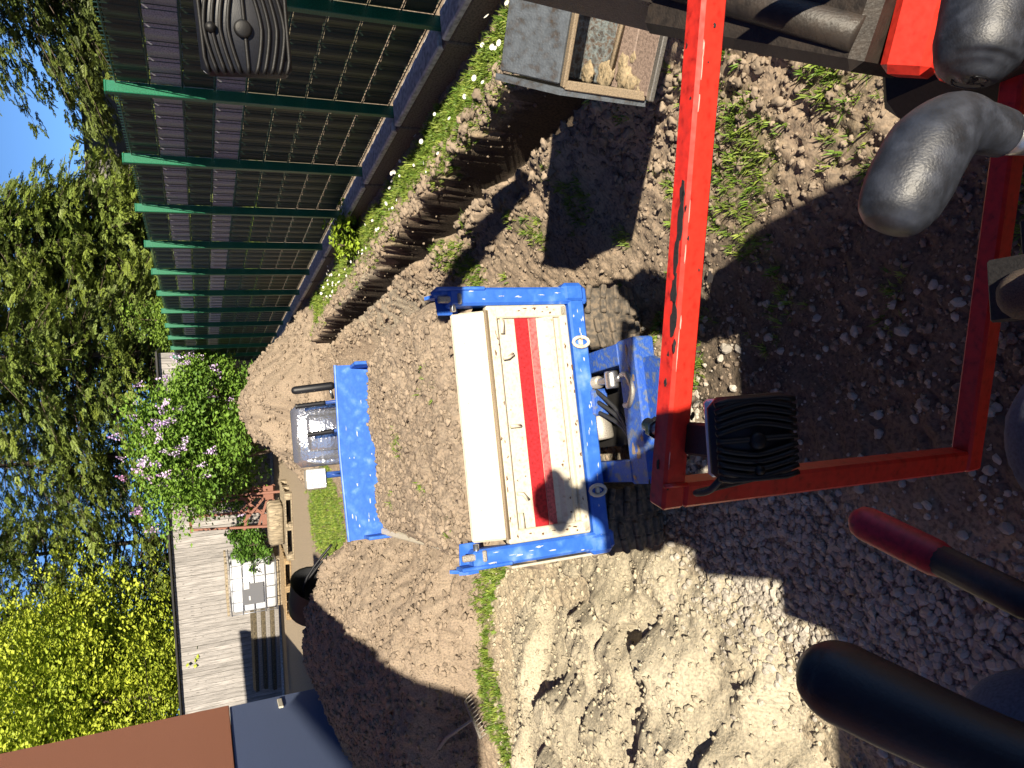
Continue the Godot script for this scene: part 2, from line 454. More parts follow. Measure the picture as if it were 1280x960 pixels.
func grid_mesh(xs: PackedFloat32Array, zs: PackedFloat32Array, hf: Callable, cf: Callable, keep = null, warp = null) -> ArrayMesh:
	var nx := xs.size()
	var nz := zs.size()
	var v := PackedVector3Array()
	var n := PackedVector3Array()
	var c := PackedColorArray()
	v.resize(nx * nz); n.resize(nx * nz); c.resize(nx * nz)
	for j in nz:
		for i in nx:
			var px: float = xs[i] if warp == null else warp.call(xs[i], zs[j])
			v[j * nx + i] = Vector3(px, hf.call(px, zs[j]), zs[j])
			c[j * nx + i] = cf.call(px, zs[j])
	for j in nz:
		for i in nx:
			var dx := v[j * nx + mini(i + 1, nx - 1)] - v[j * nx + maxi(i - 1, 0)]
			var dz := v[mini(j + 1, nz - 1) * nx + i] - v[maxi(j - 1, 0) * nx + i]
			n[j * nx + i] = dz.cross(dx).normalized()
	var idx := PackedInt32Array()
	for j in nz - 1:
		for i in nx - 1:
			var a := j * nx + i
			if keep != null and not keep.call(v[a], v[a + nx + 1]): continue
			idx.append_array([a, a + 1, a + nx, a + 1, a + nx + 1, a + nx])
	var arr := []
	arr.resize(Mesh.ARRAY_MAX)
	arr[Mesh.ARRAY_VERTEX] = v
	arr[Mesh.ARRAY_NORMAL] = n
	arr[Mesh.ARRAY_COLOR] = c
	arr[Mesh.ARRAY_INDEX] = idx
	var m := ArrayMesh.new()
	m.add_surface_from_arrays(Mesh.PRIMITIVE_TRIANGLES, arr)
	return m

# ------------------------------------------------------------------ heaps
func sand_h(x: float, z: float) -> float:   # height of the sand heap's surface (world)
	var e := Vector2((x + 2.75) / 1.9, (z + 3.75) / 2.15)
	var k := n_mid.get_noise_2d(x * 0.9 + 70, z * 0.9)
	var r := e.length() + 0.16 * k
	var dome := 0.52 * sst(1.08, 0.25, r)
	var h := -0.04 + dome
	var m := sst(1.0, 0.85, r)
	# slabs left by the bucket: a ledge running away from the camera and ones running across
	var a := x + 1.42 + 0.1 * n_mid.get_noise_2d(z * 1.5, 3.0) + 0.12 * (z + 3.8)
	var inside := sst(-5.05, -4.85, z) * sst(-3.2, -3.45, z)
	h -= 0.17 * sst(0.016, -0.016, a + 0.02 * n_fine.get_noise_2d(x * 0.5, z * 0.5)) * inside * m
	for q in [[-4.55, 0.14, 0.15], [-3.95, 0.12, -0.1], [-3.45, 0.16, 0.05], [-2.95, 0.12, 0.3], [-2.5, 0.1, 0.1]]:
		var s: float = z - q[0] - q[2] * (x + 2.2) - 0.12 * n_mid.get_noise_2d(x * 1.4, q[0] * 9.0)
		h += q[1] * sst(-0.016, 0.016, s + 0.02 * n_fine.get_noise_2d(x * 0.6, z * 0.6)) * sst(0.6, 0.15, s) * m * sst(-1.2, -1.6, x) * clampf(-0.1 + 2.6 * absf(n_mid.get_noise_2d(x * 1.1 + 4, q[0] * 5)), 0.0, 1.3)
	var lump := 1.0 + n_cell.get_noise_2d(x * 0.8 + 20, z * 0.8)
	h += 0.018 * (0.4 - lump) * sst(1.2, 0.8, r) + 0.03 * n_mid.get_noise_2d(x * 2.4, z * 2.4) + 0.012 * n_fine.get_noise_2d(x, z)
	return h - 0.25 * sst(0.98, 1.12, r)

func sand_color(x: float, z: float) -> Color:
	var k := 0.5 + 0.5 * n_mid.get_noise_2d(x * 1.5 + 11, z * 1.5)
	return Color(0.4, 0.355, 0.265).lerp(Color(0.5, 0.45, 0.345), k)

func heap_h(x: float, z: float) -> float:   # soil heap beside the house wall
	var b := base_h(x, z)
	var k := n_mid.get_noise_2d(x * 0.8, z * 0.8 + 33)
	var far := sst(-0.5, 0.35, z + 9.1 - 1.3 * (x + 1.9) + 0.35 * k)
	var nearr := sst(-6.05, -6.9, z + 0.12 * k - 0.1 * (x + 2.5))
	var right := sst(-1.35, -2.3, x + 0.25 * k + 0.11 * (z + 7.5))
	var h := 0.5 * far * nearr * right * (0.25 + 0.75 * sst(-4.9, -3.5, x))
	var lump := 1.0 + n_cell.get_noise_2d(x * 0.7 + 60, z * 0.7)
	var on := minf(far, minf(nearr, right))
	h += sst(0.0, 0.3, on) * (0.035 * (0.45 - lump) + 0.08 * n_mid.get_noise_2d(x * 1.9, z * 1.9) + 0.035 * n_fine.get_noise_2d(x * 0.8, z * 0.8))
	return b + h - 0.12 * sst(0.08, 0.0, on)

func mound_h(x: float, z: float) -> float:   # brown mound at the end of the fence
	var k := n_mid.get_noise_2d(x * 0.9 + 15, z * 0.9)
	var e := Vector2((x - 0.05) / 1.55, (z + 12.6) / 1.9)
	var r := e.length() + 0.2 * k
	var h := 0.82 * sst(1.05, 0.12, r) * (1.0 + 0.25 * sst(-1.0, 0.2, -x))
	var lump := 1.0 + n_cell.get_noise_2d(x * 0.6 + 90, z * 0.6)
	h += 0.07 * (0.45 - lump) + 0.07 * n_mid.get_noise_2d(x * 1.8, z * 1.8) + 0.03 * n_fine.get_noise_2d(x * 0.8, z * 0.8)
	return base_h(x, z) + h - 0.3 * sst(0.95, 1.15, r)

func brown(x: float, z: float) -> Color:
	var k := 0.5 + 0.5 * n_mid.get_noise_2d(x * 1.2 + 3, z * 1.2)
	var k2 := 0.5 + 0.5 * n_fine.get_noise_2d(x + 5, z)
	return Color(0.235, 0.183, 0.138).lerp(Color(0.365, 0.295, 0.225), k * 0.5 + k2 * 0.5)

func bed_soil_h(x: float, z: float) -> float:   # surface of the dumper's load, in the dumper's axes
	var k := n_mid.get_noise_2d(x * 1.6 + 12, z * 1.6)
	var u := clampf(-z / 2.36, 0, 1)
	var h := 1.15 + 0.14 * sin(PI * pow(u, 0.8)) - 0.06 * u + 0.04 * k
	h += 0.02 * (0.45 - (1.0 + n_cell.get_noise_2d(x * 0.7 + 4, z * 0.7))) + 0.03 * n_mid.get_noise_2d(x * 3.0, z * 3.0 + 6) + 0.02 * n_fine.get_noise_2d(x * 0.7, z * 0.7) + 0.008 * n_fine.get_noise_2d(x * 2.0, z * 2.0)
	var over := absf(x) - 0.5 - 0.1 * (1.0 if x > 0 else -0.2) * sin(PI * u) - 0.04 * n_mid.get_noise_2d(z * 2.0, x * 0.5)
	h -= 0.35 * sst(0.0, 0.28, over)
	h -= 0.06 * sst(0.12, 0.0, -z) 
	return h

func make_rocks() -> void:
	for soft in [false, true]:
		for k in 5:
			var st := surf(soft)
			var ball := SphereMesh.new()
			ball.radius = 1.0; ball.height = 2.0; ball.radial_segments = 12 if soft else 7; ball.rings = 7 if soft else 3
			var a := ball.surface_get_arrays(0)
			var nn := noise(100 + k + (50 if soft else 0), 0.6, 3)
			for i in a[Mesh.ARRAY_INDEX]:
				var p: Vector3 = a[Mesh.ARRAY_VERTEX][i]
				p *= 1.0 + (0.95 if soft else 0.55) * nn.get_noise_3dv(p * (2.0 if soft else 1.3))
				p.y *= 0.72
				p.x *= 1.0 + 0.12 * k
				st.add_vertex(p)
			st.generate_normals()
			if soft: clods.append(st.commit())
			else: rocks.append(st.commit())

func scatter(called: String, label: String, category: String, n: int, area: Callable, hf: Callable, sizes: Vector2, cf: Callable, material: Material, seed_: int, parent: Node3D = null) -> void:
	var r := RandomNumberGenerator.new()
	r.seed = seed_
	var per := n / rocks.size()
	var root := parent
	if parent == null:
		root = thing(called, label, category)
		root.set_meta("kind", "stuff")
	var shapes := rocks if material == M.stone else clods
	for k in rocks.size():
		var list := []
		var cols := []
		var tries := 0
		while list.size() < per and tries < per * 30:
			tries += 1
			var p: Vector2 = area.call(r)
			if p == Vector2.INF: continue
			var s := lerpf(sizes.x, sizes.y, pow(r.randf(), 3.0))
			var b := Basis.from_euler(Vector3(r.randf() * 0.8, r.randf() * TAU, r.randf() * 0.8)).scaled(Vector3.ONE * s)
			list.append(Transform3D(b, Vector3(p.x, hf.call(p.x, p.y) + s * 0.22, p.y)))
			cols.append(cf.call(p.x, p.y) * r.randf_range(0.8, 1.2))
		multi("crumbs" if parent else "pieces", shapes[k], material, list, cols, root)

# ------------------------------------------------------------------ plants
func blade_tuft(n: int, h: float, seed_: int) -> Mesh:
	var r := RandomNumberGenerator.new()
	r.seed = seed_
	var st := surf(false)
	for i in n:
		var a := r.randf() * TAU
		var d := Vector3(cos(a), 0, sin(a))
		var o := d * r.randf() * h * 0.35
		var s := Vector3(-d.z, 0, d.x) * h * 0.045
		var hh := h * r.randf_range(0.55, 1.0)
		var lean := r.randf_range(0.15, 0.7)
		var m := o + Vector3.UP * hh * 0.6 + d * hh * lean * 0.35
		var e := o + Vector3.UP * hh * (1.0 - lean * 0.25) + d * hh * lean
		for q in [[o - s, o + s, m + s * 0.8], [o - s, m + s * 0.8, m - s * 0.8], [m - s * 0.8, m + s * 0.8, e]]:
			for p in q: st.add_vertex(p)
	st.generate_normals()
	return st.commit()

func leaf_clump(n: int, rad: float, leaf: float, seed_: int, width := 0.55) -> Mesh:
	var r := RandomNumberGenerator.new()
	r.seed = seed_
	var st := surf(false)
	for i in n:
		var o := Vector3(r.randfn(), r.randfn() * 0.8, r.randfn()) * rad * 0.55
		var a := r.randf() * TAU
		var d := Vector3(cos(a), r.randf_range(-0.7, 0.4), sin(a)).normalized()
		var s := d.cross(Vector3(r.randfn() * 0.5, 1, r.randfn() * 0.5)).normalized() * leaf * width * 0.5
		var up := s.cross(d).normalized() * leaf * 0.12
		var l := leaf * r.randf_range(0.7, 1.15)
		var a0 := o
		var m := o + d * l * 0.45 + up
		var e := o + d * l
		for q in [[a0, m + s - up, m], [a0, m, m - s - up], [m, m + s - up, e], [m, e, m - s - up]]:
			for p in q: st.add_vertex(p)
	st.generate_normals()
	return st.commit()

func spray(seed_: int) -> Mesh:   # a flat, drooping conifer twig of unit length along +x
	var r := RandomNumberGenerator.new()
	r.seed = seed_
	var st := surf(false)
	for i in 11:
		var t := 0.08 + 0.085 * i
		var o := Vector3(t, -0.18 * t * t, 0)
		for sgn in [-1.0, 1.0]:
			if i == 10 and sgn > 0: continue
			var l := (0.42 - 0.3 * t) * r.randf_range(0.7, 1.2)
			var d := Vector3(0.75, r.randf_range(-0.45, 0.2), sgn * r.randf_range(0.5, 1.0)).normalized()
			if i == 10: d = Vector3.RIGHT
			var w := d.cross(Vector3.UP).normalized() * 0.062
			var e := o + d * l
			var m := o + d * l * 0.5 + Vector3(0, 0.03, 0)
			for q in [[o, m + w, e], [o, e, m - w]]:
				for p in q: st.add_vertex(p)
	st.generate_normals()
	return st.commit()

var sprays: Array[Mesh] = []

func conifer(label: String, at: Vector3, height: float, rad: float, low: float, count: int, seed_: int, tint: Color, sprayl := 0.55, lean := 0.0, group := "conifers behind the timber wall") -> void:
	var r := RandomNumberGenerator.new()
	r.seed = seed_
	var t := thing("conifer_tree", label, "tree", at, 0.0, group)
	var st := surf(true)
	limb(st, [Vector3.ZERO, Vector3(lean * 0.4, height * 0.5, 0), Vector3(lean, height, 0)], [0.016 * height * 0.55, 0.01 * height * 0.55, 0.02], 8, 3)
	obj("trunk", st, M.bark, t)
	var bs := surf(false)
	var lists := [[], [], []]
	var cols := [[], [], []]
	var per := clampi(int(rad * 9.0), 26, 70)
	var nb := int(count / float(per))
	for i in nb:
		var f := lerpf(low, 0.985, pow(r.randf(), 0.9))
		var y := f * height
		var az := r.randf() * TAU
		var prof := minf(1.0, (1.0 - f) * 1.55 + 0.05) * r.randf_range(0.55, 1.12)
		var l := rad * prof
		var dir := Vector3(cos(az), 0.12, sin(az))
		var side := Vector3(-sin(az), 0, cos(az))
		var o := Vector3(lean * f, y, 0)
		var droop := r.randf_range(0.25, 0.6) * l
		var end := o + dir * l - Vector3(0, droop * 0.55, 0)
		tube(bs, [o, o + dir * l * 0.5, end], [0.006 * l + 0.01, 0.012, 0.004], 4, false)
		var ns := maxi(12, int(per * clampf(prof * 1.3, 0.3, 1.3)))
		for k in ns:
			var u := pow(r.randf(), 0.75)
			var p := o + dir * l * u - Vector3(0, droop * 0.55 * u * u, 0)
			var spread := (1.0 - u) * 0.45 + 0.35
			p += side * r.randfn() * minf(l * 0.11, 0.3) + Vector3(0, r.randfn() * minf(l * 0.06, 0.16), 0)
			var aa := az + r.randfn() * (0.35 + spread)
			var d := Vector3(cos(aa), r.randf_range(-0.5, 0.12), sin(aa)).normalized()
			var zz := d.cross(Vector3.UP).normalized()
			var sc := sprayl * r.randf_range(0.6, 1.25)
			var b := Basis(d, zz.cross(d).normalized(), zz).rotated(d, r.randfn() * 0.5).scaled(Vector3.ONE * sc)
			var w := r.randi() % 3
			lists[w].append(Transform3D(b, p))
			var tone := r.randf_range(0.55, 1.35)
			var c := tint * tone
			if u > 0.75: c = c.lerp(tint * Color(1.8, 1.6, 1.0), r.randf() * 0.6)
			cols[w].append(c)
	obj("branches", bs, M.bark, t)
	for w in 3: multi("crown", sprays[w], M.leaf_conifer, lists[w], cols[w], t)

func branch_tree(t: Node3D, st: SurfaceTool, o: Vector3, d: Vector3, l: float, r0: float, depth: int, r: RandomNumberGenerator, tips: Array) -> void:
	var e := o + d * l
	var m := o + d * l * 0.5 + Vector3(r.randfn(), r.randfn(), r.randfn()) * l * 0.05
	tube(st, [o, m, e], [r0, r0 * 0.82, r0 * 0.62], 6, false)
	if depth <= 2: tips.append([m, l]); 
	tips.append([e, l])
	if depth == 0: return
	for k in r.randi_range(2, 4):
		var nd := (d + Vector3(r.randfn(), r.randfn() * 0.5 + 0.15, r.randfn()) * 0.62).normalized()
		branch_tree(t, st, e if k < 2 else m, nd, l * r.randf_range(0.6, 0.85), r0 * 0.6, depth - 1, r, tips)

func leafy(called: String, label: String, category: String, at: Vector3, size: Vector3, clumps: int, clump: Array, mtl: Material, c0: Color, c1: Color, seed_: int, stems: int, spreadness := 0.5, group := "") -> Node3D:
	# crown of leaf clumps inside an uneven ellipsoid, on several stems
	var r := RandomNumberGenerator.new()
	r.seed = seed_
	var t := thing(called, label, category, at, 0.0, group)
	var st := surf(false)
	var lobes := []
	for i in stems:
		var az := TAU * i / stems + r.randf() * 0.8
		var top := Vector3(cos(az) * size.x * 0.36 * r.randf_range(0.4, 1.2), size.y * r.randf_range(0.55, 0.92), sin(az) * size.z * 0.36 * r.randf_range(0.4, 1.2))
		var foot := Vector3(cos(az), 0, sin(az)) * size.x * 0.05 * spreadness
		limb(st, [foot, foot.lerp(top, 0.4) + Vector3(0, size.y * 0.06, 0), top], [size.y * 0.012 + 0.01, size.y * 0.008 + 0.006, 0.006], 6, 3)
		for k in 5:
			var f := r.randf_range(0.35, 0.9)
			var p := foot.lerp(top, f)
			var q := p + Vector3(r.randfn(), r.randf_range(-0.1, 0.9), r.randfn()) * size.x * 0.17
			tube(st, [p, p.lerp(q, 0.5) + Vector3(0, 0.03, 0), q], [0.012 * size.y * 0.4 + 0.004, 0.008, 0.004], 5, false)
			lobes.append([q, r.randf_range(0.12, 0.26) * size.x])
		lobes.append([top, r.randf_range(0.14, 0.24) * size.x])
	obj("stems", st, M.bark, t)
	var lists := []
	var cols := []
	for k in clump.size(): lists.append([]); cols.append([])
	for i in clumps:
		var lb: Array = lobes[r.randi() % lobes.size()]
		var v := Vector3(r.randfn(), r.randfn(), r.randfn()).normalized() * pow(r.randf(), 0.4)
		var p: Vector3 = lb[0] + v * lb[1] * Vector3(1, 0.85, size.z / size.x)
		if p.y < 0.06 * size.y: p.y = 0.06 * size.y + r.randf() * 0.2
		var w := r.randi() % clump.size()
		var b := Basis.from_euler(Vector3(r.randfn() * 0.3, r.randf() * TAU, r.randfn() * 0.3)).scaled(Vector3.ONE * r.randf_range(0.7, 1.25))
		lists[w].append(Transform3D(b, p))
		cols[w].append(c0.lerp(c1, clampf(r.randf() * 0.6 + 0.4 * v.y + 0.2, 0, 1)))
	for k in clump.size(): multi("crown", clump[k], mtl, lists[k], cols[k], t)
	t.set_meta("lobes", lobes)
	return t

# ------------------------------------------------------------------ the dumper
func chips(called: String, parent: Node3D, o: Vector3, ux: Vector3, uy: Vector3, span: Vector2, n: int, size: Vector2, m: Material, seed_: int) -> void:
	var r := RandomNumberGenerator.new()
	r.seed = seed_
	for i in n:
		var c := Vector2(r.randf() * span.x, r.randf() * span.y)
		var s := Vector2(size.x * r.randf_range(0.4, 1.3), size.y * r.randf_range(0.4, 1.3))
		var pts := PackedVector2Array()
		for k in 11:
			var a := TAU * k / 11.0
			pts.append(c + Vector2(cos(a) * s.x, sin(a) * s.y) * r.randf_range(0.45, 1.2))
		var st := surf()
		prism(st, pts, o, ux, uy, 0.0009)
		obj(called, st, m, parent)

func make_dumper() -> void:
	var t := thing("dumper", "blue dumper truck with cream tailgate, its bed heaped with soil", "dumper", Vector3(-0.18, 0, -3.2), deg_to_rad(6))
	var st := surf()
	# chassis
	for x in [-0.28, 0.26]:
		st = surf(); bar(st, Vector3(x, 0.44, 0.27), Vector3(x, 0.44, -2.9), 0.1, 0.13); obj("chassis_beam", st, M.blue_dirty_shaded, t)
	st = surf(); box(st, Vector3(-0.01, 0.445, 0.33), Vector3(0.66, 0.11, 0.15), Basis.IDENTITY, 0.008); obj("rear_crossbar", st, M.blue_dirty_shaded, t)
	st = surf(); box(st, Vector3(0.06, 0.4, -0.15), Vector3(0.44, 0.02, 0.75)); obj("belly_plate", st, M.dark, t)
	var tow := PackedVector2Array([Vector2(-0.15, 0), Vector2(0.2, 0), Vector2(0.2, -0.06), Vector2(0.13, -0.2), Vector2(-0.06, -0.2), Vector2(-0.13, -0.06)])
	st = surf(); prism(st, tow, Vector3(0.02, 0.43, 0.4), Vector3.RIGHT, Vector3(0, 0, -1), 0.03); obj("tow_plate", st, M.blue_dirty_shaded, t)
	st = surf(true)
	limb(st, [Vector3(0.02, 0.515, 0.3), Vector3(0.02, 0.53, 0.36), Vector3(0.08, 0.53, 0.4), Vector3(0.15, 0.53, 0.37), Vector3(0.16, 0.515, 0.3)], [0.013, 0.013, 0.013, 0.013, 0.013], 8, 4)
	obj("tow_loop", st, M.dull, t)
	st = surf(true); tube(st, [Vector3(0.15, 0.5, 0.26), Vector3(0.17, 0.52, -0.5)], 0.017, 12); obj("ram_rod", st, M.steel, t)
	st = surf(true); tube(st, [Vector3(0.155, 0.51, 0.08), Vector3(0.17, 0.52, -0.5)], 0.03, 14); obj("ram_barrel", st, M.dull, t)
	st = surf(true); lathe(st, Vector3(0.11, 0.51, 0.2), Vector3.RIGHT, [Vector2(0, 0), Vector2(0.03, 0), Vector2(0.033, 0.01), Vector2(0.033, 0.07), Vector2(0.03, 0.08), Vector2(0, 0.08)], 16); obj("ram_eye", st, M.steel, t)
	st = surf(true); lathe(st, Vector3(-0.12, 0.47, -0.02), Vector3(1, 0.1, 0).normalized(), [Vector2(0, 0), Vector2(0.055, 0), Vector2(0.06, 0.01), Vector2(0.06, 0.15), Vector2(0.03, 0.17), Vector2(0.03, 0.22), Vector2(0, 0.22)], 18); obj("oil_filter", st, M.dull, t)
	st = surf(); box(st, Vector3(0.06, 0.5, 0.0), Vector3(0.13, 0.09, 0.12), Basis.IDENTITY, 0.01); obj("valve_block", st, M.blue_dirty_shaded, t)
	for k in 3:
		st = surf(true); limb(st, [Vector3(0.2 - 0.05 * k, 0.49, -0.3), Vector3(0.16 - 0.06 * k, 0.53, -0.02), Vector3(0.0 - 0.03 * k, 0.47, 0.16), Vector3(-0.16, 0.46, 0.24)], [0.011, 0.011, 0.011, 0.011], 7, 5); obj("hose", st, M.rubber, t)
	# bed
	st = surf(); box(st, Vector3(0, 0.54, -1.18), Vector3(1.2, 0.04, 2.36)); obj("bed_floor", st, M.blue, t)
	for x in [-0.6, 0.6]:
		st = surf()
		box(st, Vector3(x, 0.82, -1.2), Vector3(0.03, 0.52, 2.3))
		box(st, Vector3(x + 0.012 * signf(x), 1.09, -1.2), Vector3(0.05, 0.035, 2.3), Basis.IDENTITY, 0.01)
		for k in 4: box(st, Vector3(x + 0.03 * signf(x), 0.8, -0.45 - 0.5 * k), Vector3(0.04, 0.5, 0.05))
		obj("bed_side", st, M.blue if x > 0 else M.cream, t)
	var head := PackedVector2Array([Vector2(-0.655, 0.5), Vector2(0.655, 0.5), Vector2(0.655, 1.33), Vector2(0.0, 1.345), Vector2(-0.655, 1.33)])
	st = surf(); prism(st, head, Vector3(0, 0, -2.42), Vector3.RIGHT, Vector3.UP, 0.02); obj("headboard", st, M.blue, t)
	st = surf(); tube(st, [Vector3(-0.66, 1.335, -2.412), Vector3(0, 1.35, -2.412), Vector3(0.66, 1.335, -2.412)], 0.013, 8); obj("headboard_rim", st, M.blue, t)
	for x in [-0.64, 0.64]:
		st = surf(); box(st, Vector3(x, 0.98, -2.3), Vector3(0.025, 0.5, 0.2), Basis.IDENTITY, 0.005); obj("headboard_wing", st, M.blue, t)
	# rear corner posts with hooked tops
	for s in [-1.0, 1.0]:
		st = surf()
		box(st, Vector3(s * 0.597, 0.86, 0.0), Vector3(0.085, 0.72, 0.09), Basis.IDENTITY, 0.012)
		box(st, Vector3(s * 0.632, 1.16, 0.005), Vector3(0.018, 0.24, 0.1), Basis.IDENTITY, 0.005)
		var hook := PackedVector2Array([Vector2(-0.05, 1.2), Vector2(0.05, 1.2), Vector2(0.056, 1.25), Vector2(0.03, 1.285), Vector2(0.005, 1.262), Vector2(-0.02, 1.275), Vector2(-0.06, 1.3), Vector2(-0.075, 1.26)])
		prism(st, hook, Vector3(s * 0.632 - 0.008, 0, -0.02), Vector3(0, 0, 1), Vector3.UP, 0.016)
		box(st, Vector3(s * 0.58, 1.205, -0.055), Vector3(0.11, 0.1, 0.014), Basis(Vector3.UP, 0.25 * s), 0.004)
		var post := obj("corner_post", st, M.blue, t)
		st = surf(true); tube(st, [Vector3(s * 0.53, 1.2, 0.025), Vector3(s * 0.625, 1.2, 0.025)], 0.014, 12)
		obj("latch_pin", st, M.steel, post)
		st = surf(); box(st, Vector3(s * 0.585, 1.235, 0.03), Vector3(0.03, 0.07, 0.022), Basis.IDENTITY, 0.005); box(st, Vector3(s * 0.585, 1.17, 0.04), Vector3(0.05, 0.02, 0.03), Basis.IDENTITY, 0.005)
		obj("latch", st, M.dull, post)
		st = surf(); box(st, Vector3(s * 0.61, 0.575, 0.0), Vector3(0.1, 0.12, 0.11), Basis.IDENTITY, 0.02)
		obj("hinge_block", st, M.blue, post)
	st = surf(); box(st, Vector3(-0.66, 0.78, -0.14), Vector3(0.012, 0.5, 0.3), Basis.IDENTITY, 0.004); obj("number_board", st, M.cream, t)
	st = surf(); box(st, Vector3(0, 0.565, 0.005), Vector3(1.28, 0.085, 0.08), Basis.IDENTITY, 0.01); obj("rear_beam", st, M.blue, t)
	for x in [-0.36, 0.36]:
		st = surf(true)
		var ring := []
		for k in 13: ring.append(Vector3(x + cos(TAU * k / 12) * 0.025, 0.57 + sin(TAU * k / 12) * 0.042, 0.056))
		tube(st, ring, 0.009, 8)
		var r1 := obj("lashing_ring", st, M.cream, t)
		st = surf(); box(st, Vector3(x, 0.57, 0.05), Vector3(0.03, 0.02, 0.02)); obj("ring_clip", st, M.cream, r1)
	# tailgate
	var tg := put("tailgate", BoxMesh.new(), M.cream, t)
	var bx := surf()
	box(bx, Vector3(0, 0.825, -0.005), Vector3(1.09, 0.43, 0.016), Basis.IDENTITY, 0.003)
	bx.generate_normals()
	tg.mesh = bx.commit()
	for x in [-0.523, 0.523]:
		st = surf(); box(st, Vector3(x, 0.83, 0.012), Vector3(0.06, 0.42, 0.046), Basis.IDENTITY, 0.006); obj("frame_stile", st, M.cream, tg)
	st = surf(); box(st, Vector3(0, 1.012, 0.012), Vector3(1.105, 0.05, 0.05), Basis.IDENTITY, 0.008); obj("frame_rail", st, M.cream, tg)
	st = surf(); box(st, Vector3(0, 0.638, 0.012), Vector3(1.105, 0.042, 0.046), Basis.IDENTITY, 0.008); obj("frame_rail", st, M.cream, tg)
	st = surf()
	var prof := [Vector2(0.986, 0.006), Vector2(0.9, 0.006), Vector2(0.775, 0.008), Vector2(0.755, 0.012), Vector2(0.735, 0.034), Vector2(0.7, 0.034), Vector2(0.682, 0.01), Vector2(0.66, 0.006)]
	for k in prof.size() - 1:
		poly(st, [Vector3(-0.494, prof[k].x, prof[k].y), Vector3(0.494, prof[k].x, prof[k].y), Vector3(0.494, prof[k + 1].x, prof[k + 1].y), Vector3(-0.494, prof[k + 1].x, prof[k + 1].y)], Vector3(0, 0, 1))
	obj("inset_panel", st, M.cream, tg)
	st = surf(); box(st, Vector3(0, 0.857, 0.0085), Vector3(0.986, 0.072, 0.004), Basis.IDENTITY, 0.0012); obj("painted_stripe", st, M.stripe_red, tg)
	st = surf(); box(st, Vector3(0, 0.799, 0.009), Vector3(0.986, 0.04, 0.004), Basis.IDENTITY, 0.0012); obj("painted_stripe", st, M.stripe_pink, tg)
	for q in [[0.3, 0.2], [-0.02, 0.0], [-0.33, -0.35]]:
		st = surf(true); tube(st, [Vector3(q[0], 0.98, 0.036), Vector3(q[0] + 0.01 * q[1], 0.955, 0.042), Vector3(q[0] + 0.1 * q[1], 0.925, 0.03)], [0.009, 0.008, 0.009], 8); obj("latch_lever", st, M.cream, tg)
	for x in [-0.46, 0.46]:
		st = surf(true); tube(st, [Vector3(x - 0.04 * signf(x), 0.968, 0.03), Vector3(x, 0.968, 0.034), Vector3(x + 0.03 * signf(x), 0.966, 0.03)], 0.011, 8); obj("rivet", st, M.cream, tg)
	var X := Vector3.RIGHT
	var Y := Vector3.UP
	chips("rust_patch", tg, Vector3(-0.53, 0.622, 0.0352), X, Y, Vector2(1.06, 0.03), 14, Vector2(0.012, 0.006), M.rust, 1)
	chips("rust_patch", tg, Vector3(-0.54, 0.66, 0.0352), X, Y, Vector2(0.03, 0.3), 7, Vector2(0.005, 0.012), M.rust, 2)
	chips("rust_patch", tg, Vector3(0.51, 0.66, 0.0352), X, Y, Vector2(0.03, 0.3), 7, Vector2(0.005, 0.012), M.rust, 3)
	chips("rust_patch", tg, Vector3(-0.53, 0.995, 0.0372), X, Y, Vector2(1.06, 0.035), 15, Vector2(0.011, 0.004), M.rust, 4)
	chips("rust_patch", tg, Vector3(-0.48, 0.89, 0.0085), X, Y, Vector2(0.96, 0.08), 8, Vector2(0.004, 0.003), M.rust, 5)
	chips("rust_patch", tg, Vector3(-0.45, 0.702, 0.0342), X, Y, Vector2(0.25, 0.03), 4, Vector2(0.008, 0.006), M.rust, 6)
	chips("bare_scratch", t, Vector3(-0.63, 0.65, 0.0455), X, Y, Vector2(0.06, 0.5), 10, Vector2(0.004, 0.022), M.bare, 7)
	chips("bare_scratch", t, Vector3(0.57, 0.65, 0.0455), X, Y, Vector2(0.06, 0.5), 8, Vector2(0.004, 0.018), M.bare, 8)
	chips("bare_scratch", t, Vector3(-0.6, 0.535, 0.0455), X, Y, Vector2(1.2, 0.06), 22, Vector2(0.013, 0.004), M.bare, 9)
	chips("bare_scratch", t, Vector3(-0.6, 1.0, -2.3995), X, Y, Vector2(1.2, 0.3), 20, Vector2(0.02, 0.005), M.bare, 10)
	chips("mud_splash", t, Vector3(-0.32, 0.5008, 0.4), X, Vector3(0, 0, -1), Vector2(0.6, 0.13), 9, Vector2(0.03, 0.014), M.dirt, 11)
	# the tilted board above the tailgate
	var tb := Basis(Vector3.RIGHT, deg_to_rad(-24))
	st = surf(); box(st, Vector3(0, 1.118, -0.008), Vector3(1.06, 0.165, 0.03), tb, 0.01); obj("spill_board", st, M.cream, t)
	st = surf(true); tube(st, [Vector3(-0.53, 1.043, 0.03), Vector3(0.53, 1.043, 0.03)], 0.012, 10); obj("board_hinge", st, M.edge, t)
	# engine cover and operator place behind the headboard
	st = surf(); box(st, Vector3(0, 0.72, -3.0), Vector3(1.0, 0.45, 1.1), Basis.IDENTITY, 0.05); obj("engine_cover", st, M.blue, t)
	for x in [-0.52, 0.52]:
		st = surf(); box(st, Vector3(x, 0.8, -2.75), Vector3(0.3, 0.03, 0.8), Basis.IDENTITY, 0.01); obj("mudguard", st, M.blue, t)
	var seat := Vector3(0.17, 0, -2.72)
	st = surf(true)
	box(st, seat + Vector3(0, 1.3, -0.1), Vector3(0.5, 0.7, 0.12), Basis(Vector3.RIGHT, 0.12), 0.055)
	var back := obj("seat_back", st, M.silver, t)
	st = surf(true); box(st, seat + Vector3(0.01, 1.29, -0.025), Vector3(0.29, 0.5, 0.05), Basis(Vector3.RIGHT, 0.12), 0.024); obj("seat_pad", st, M.silver, back)
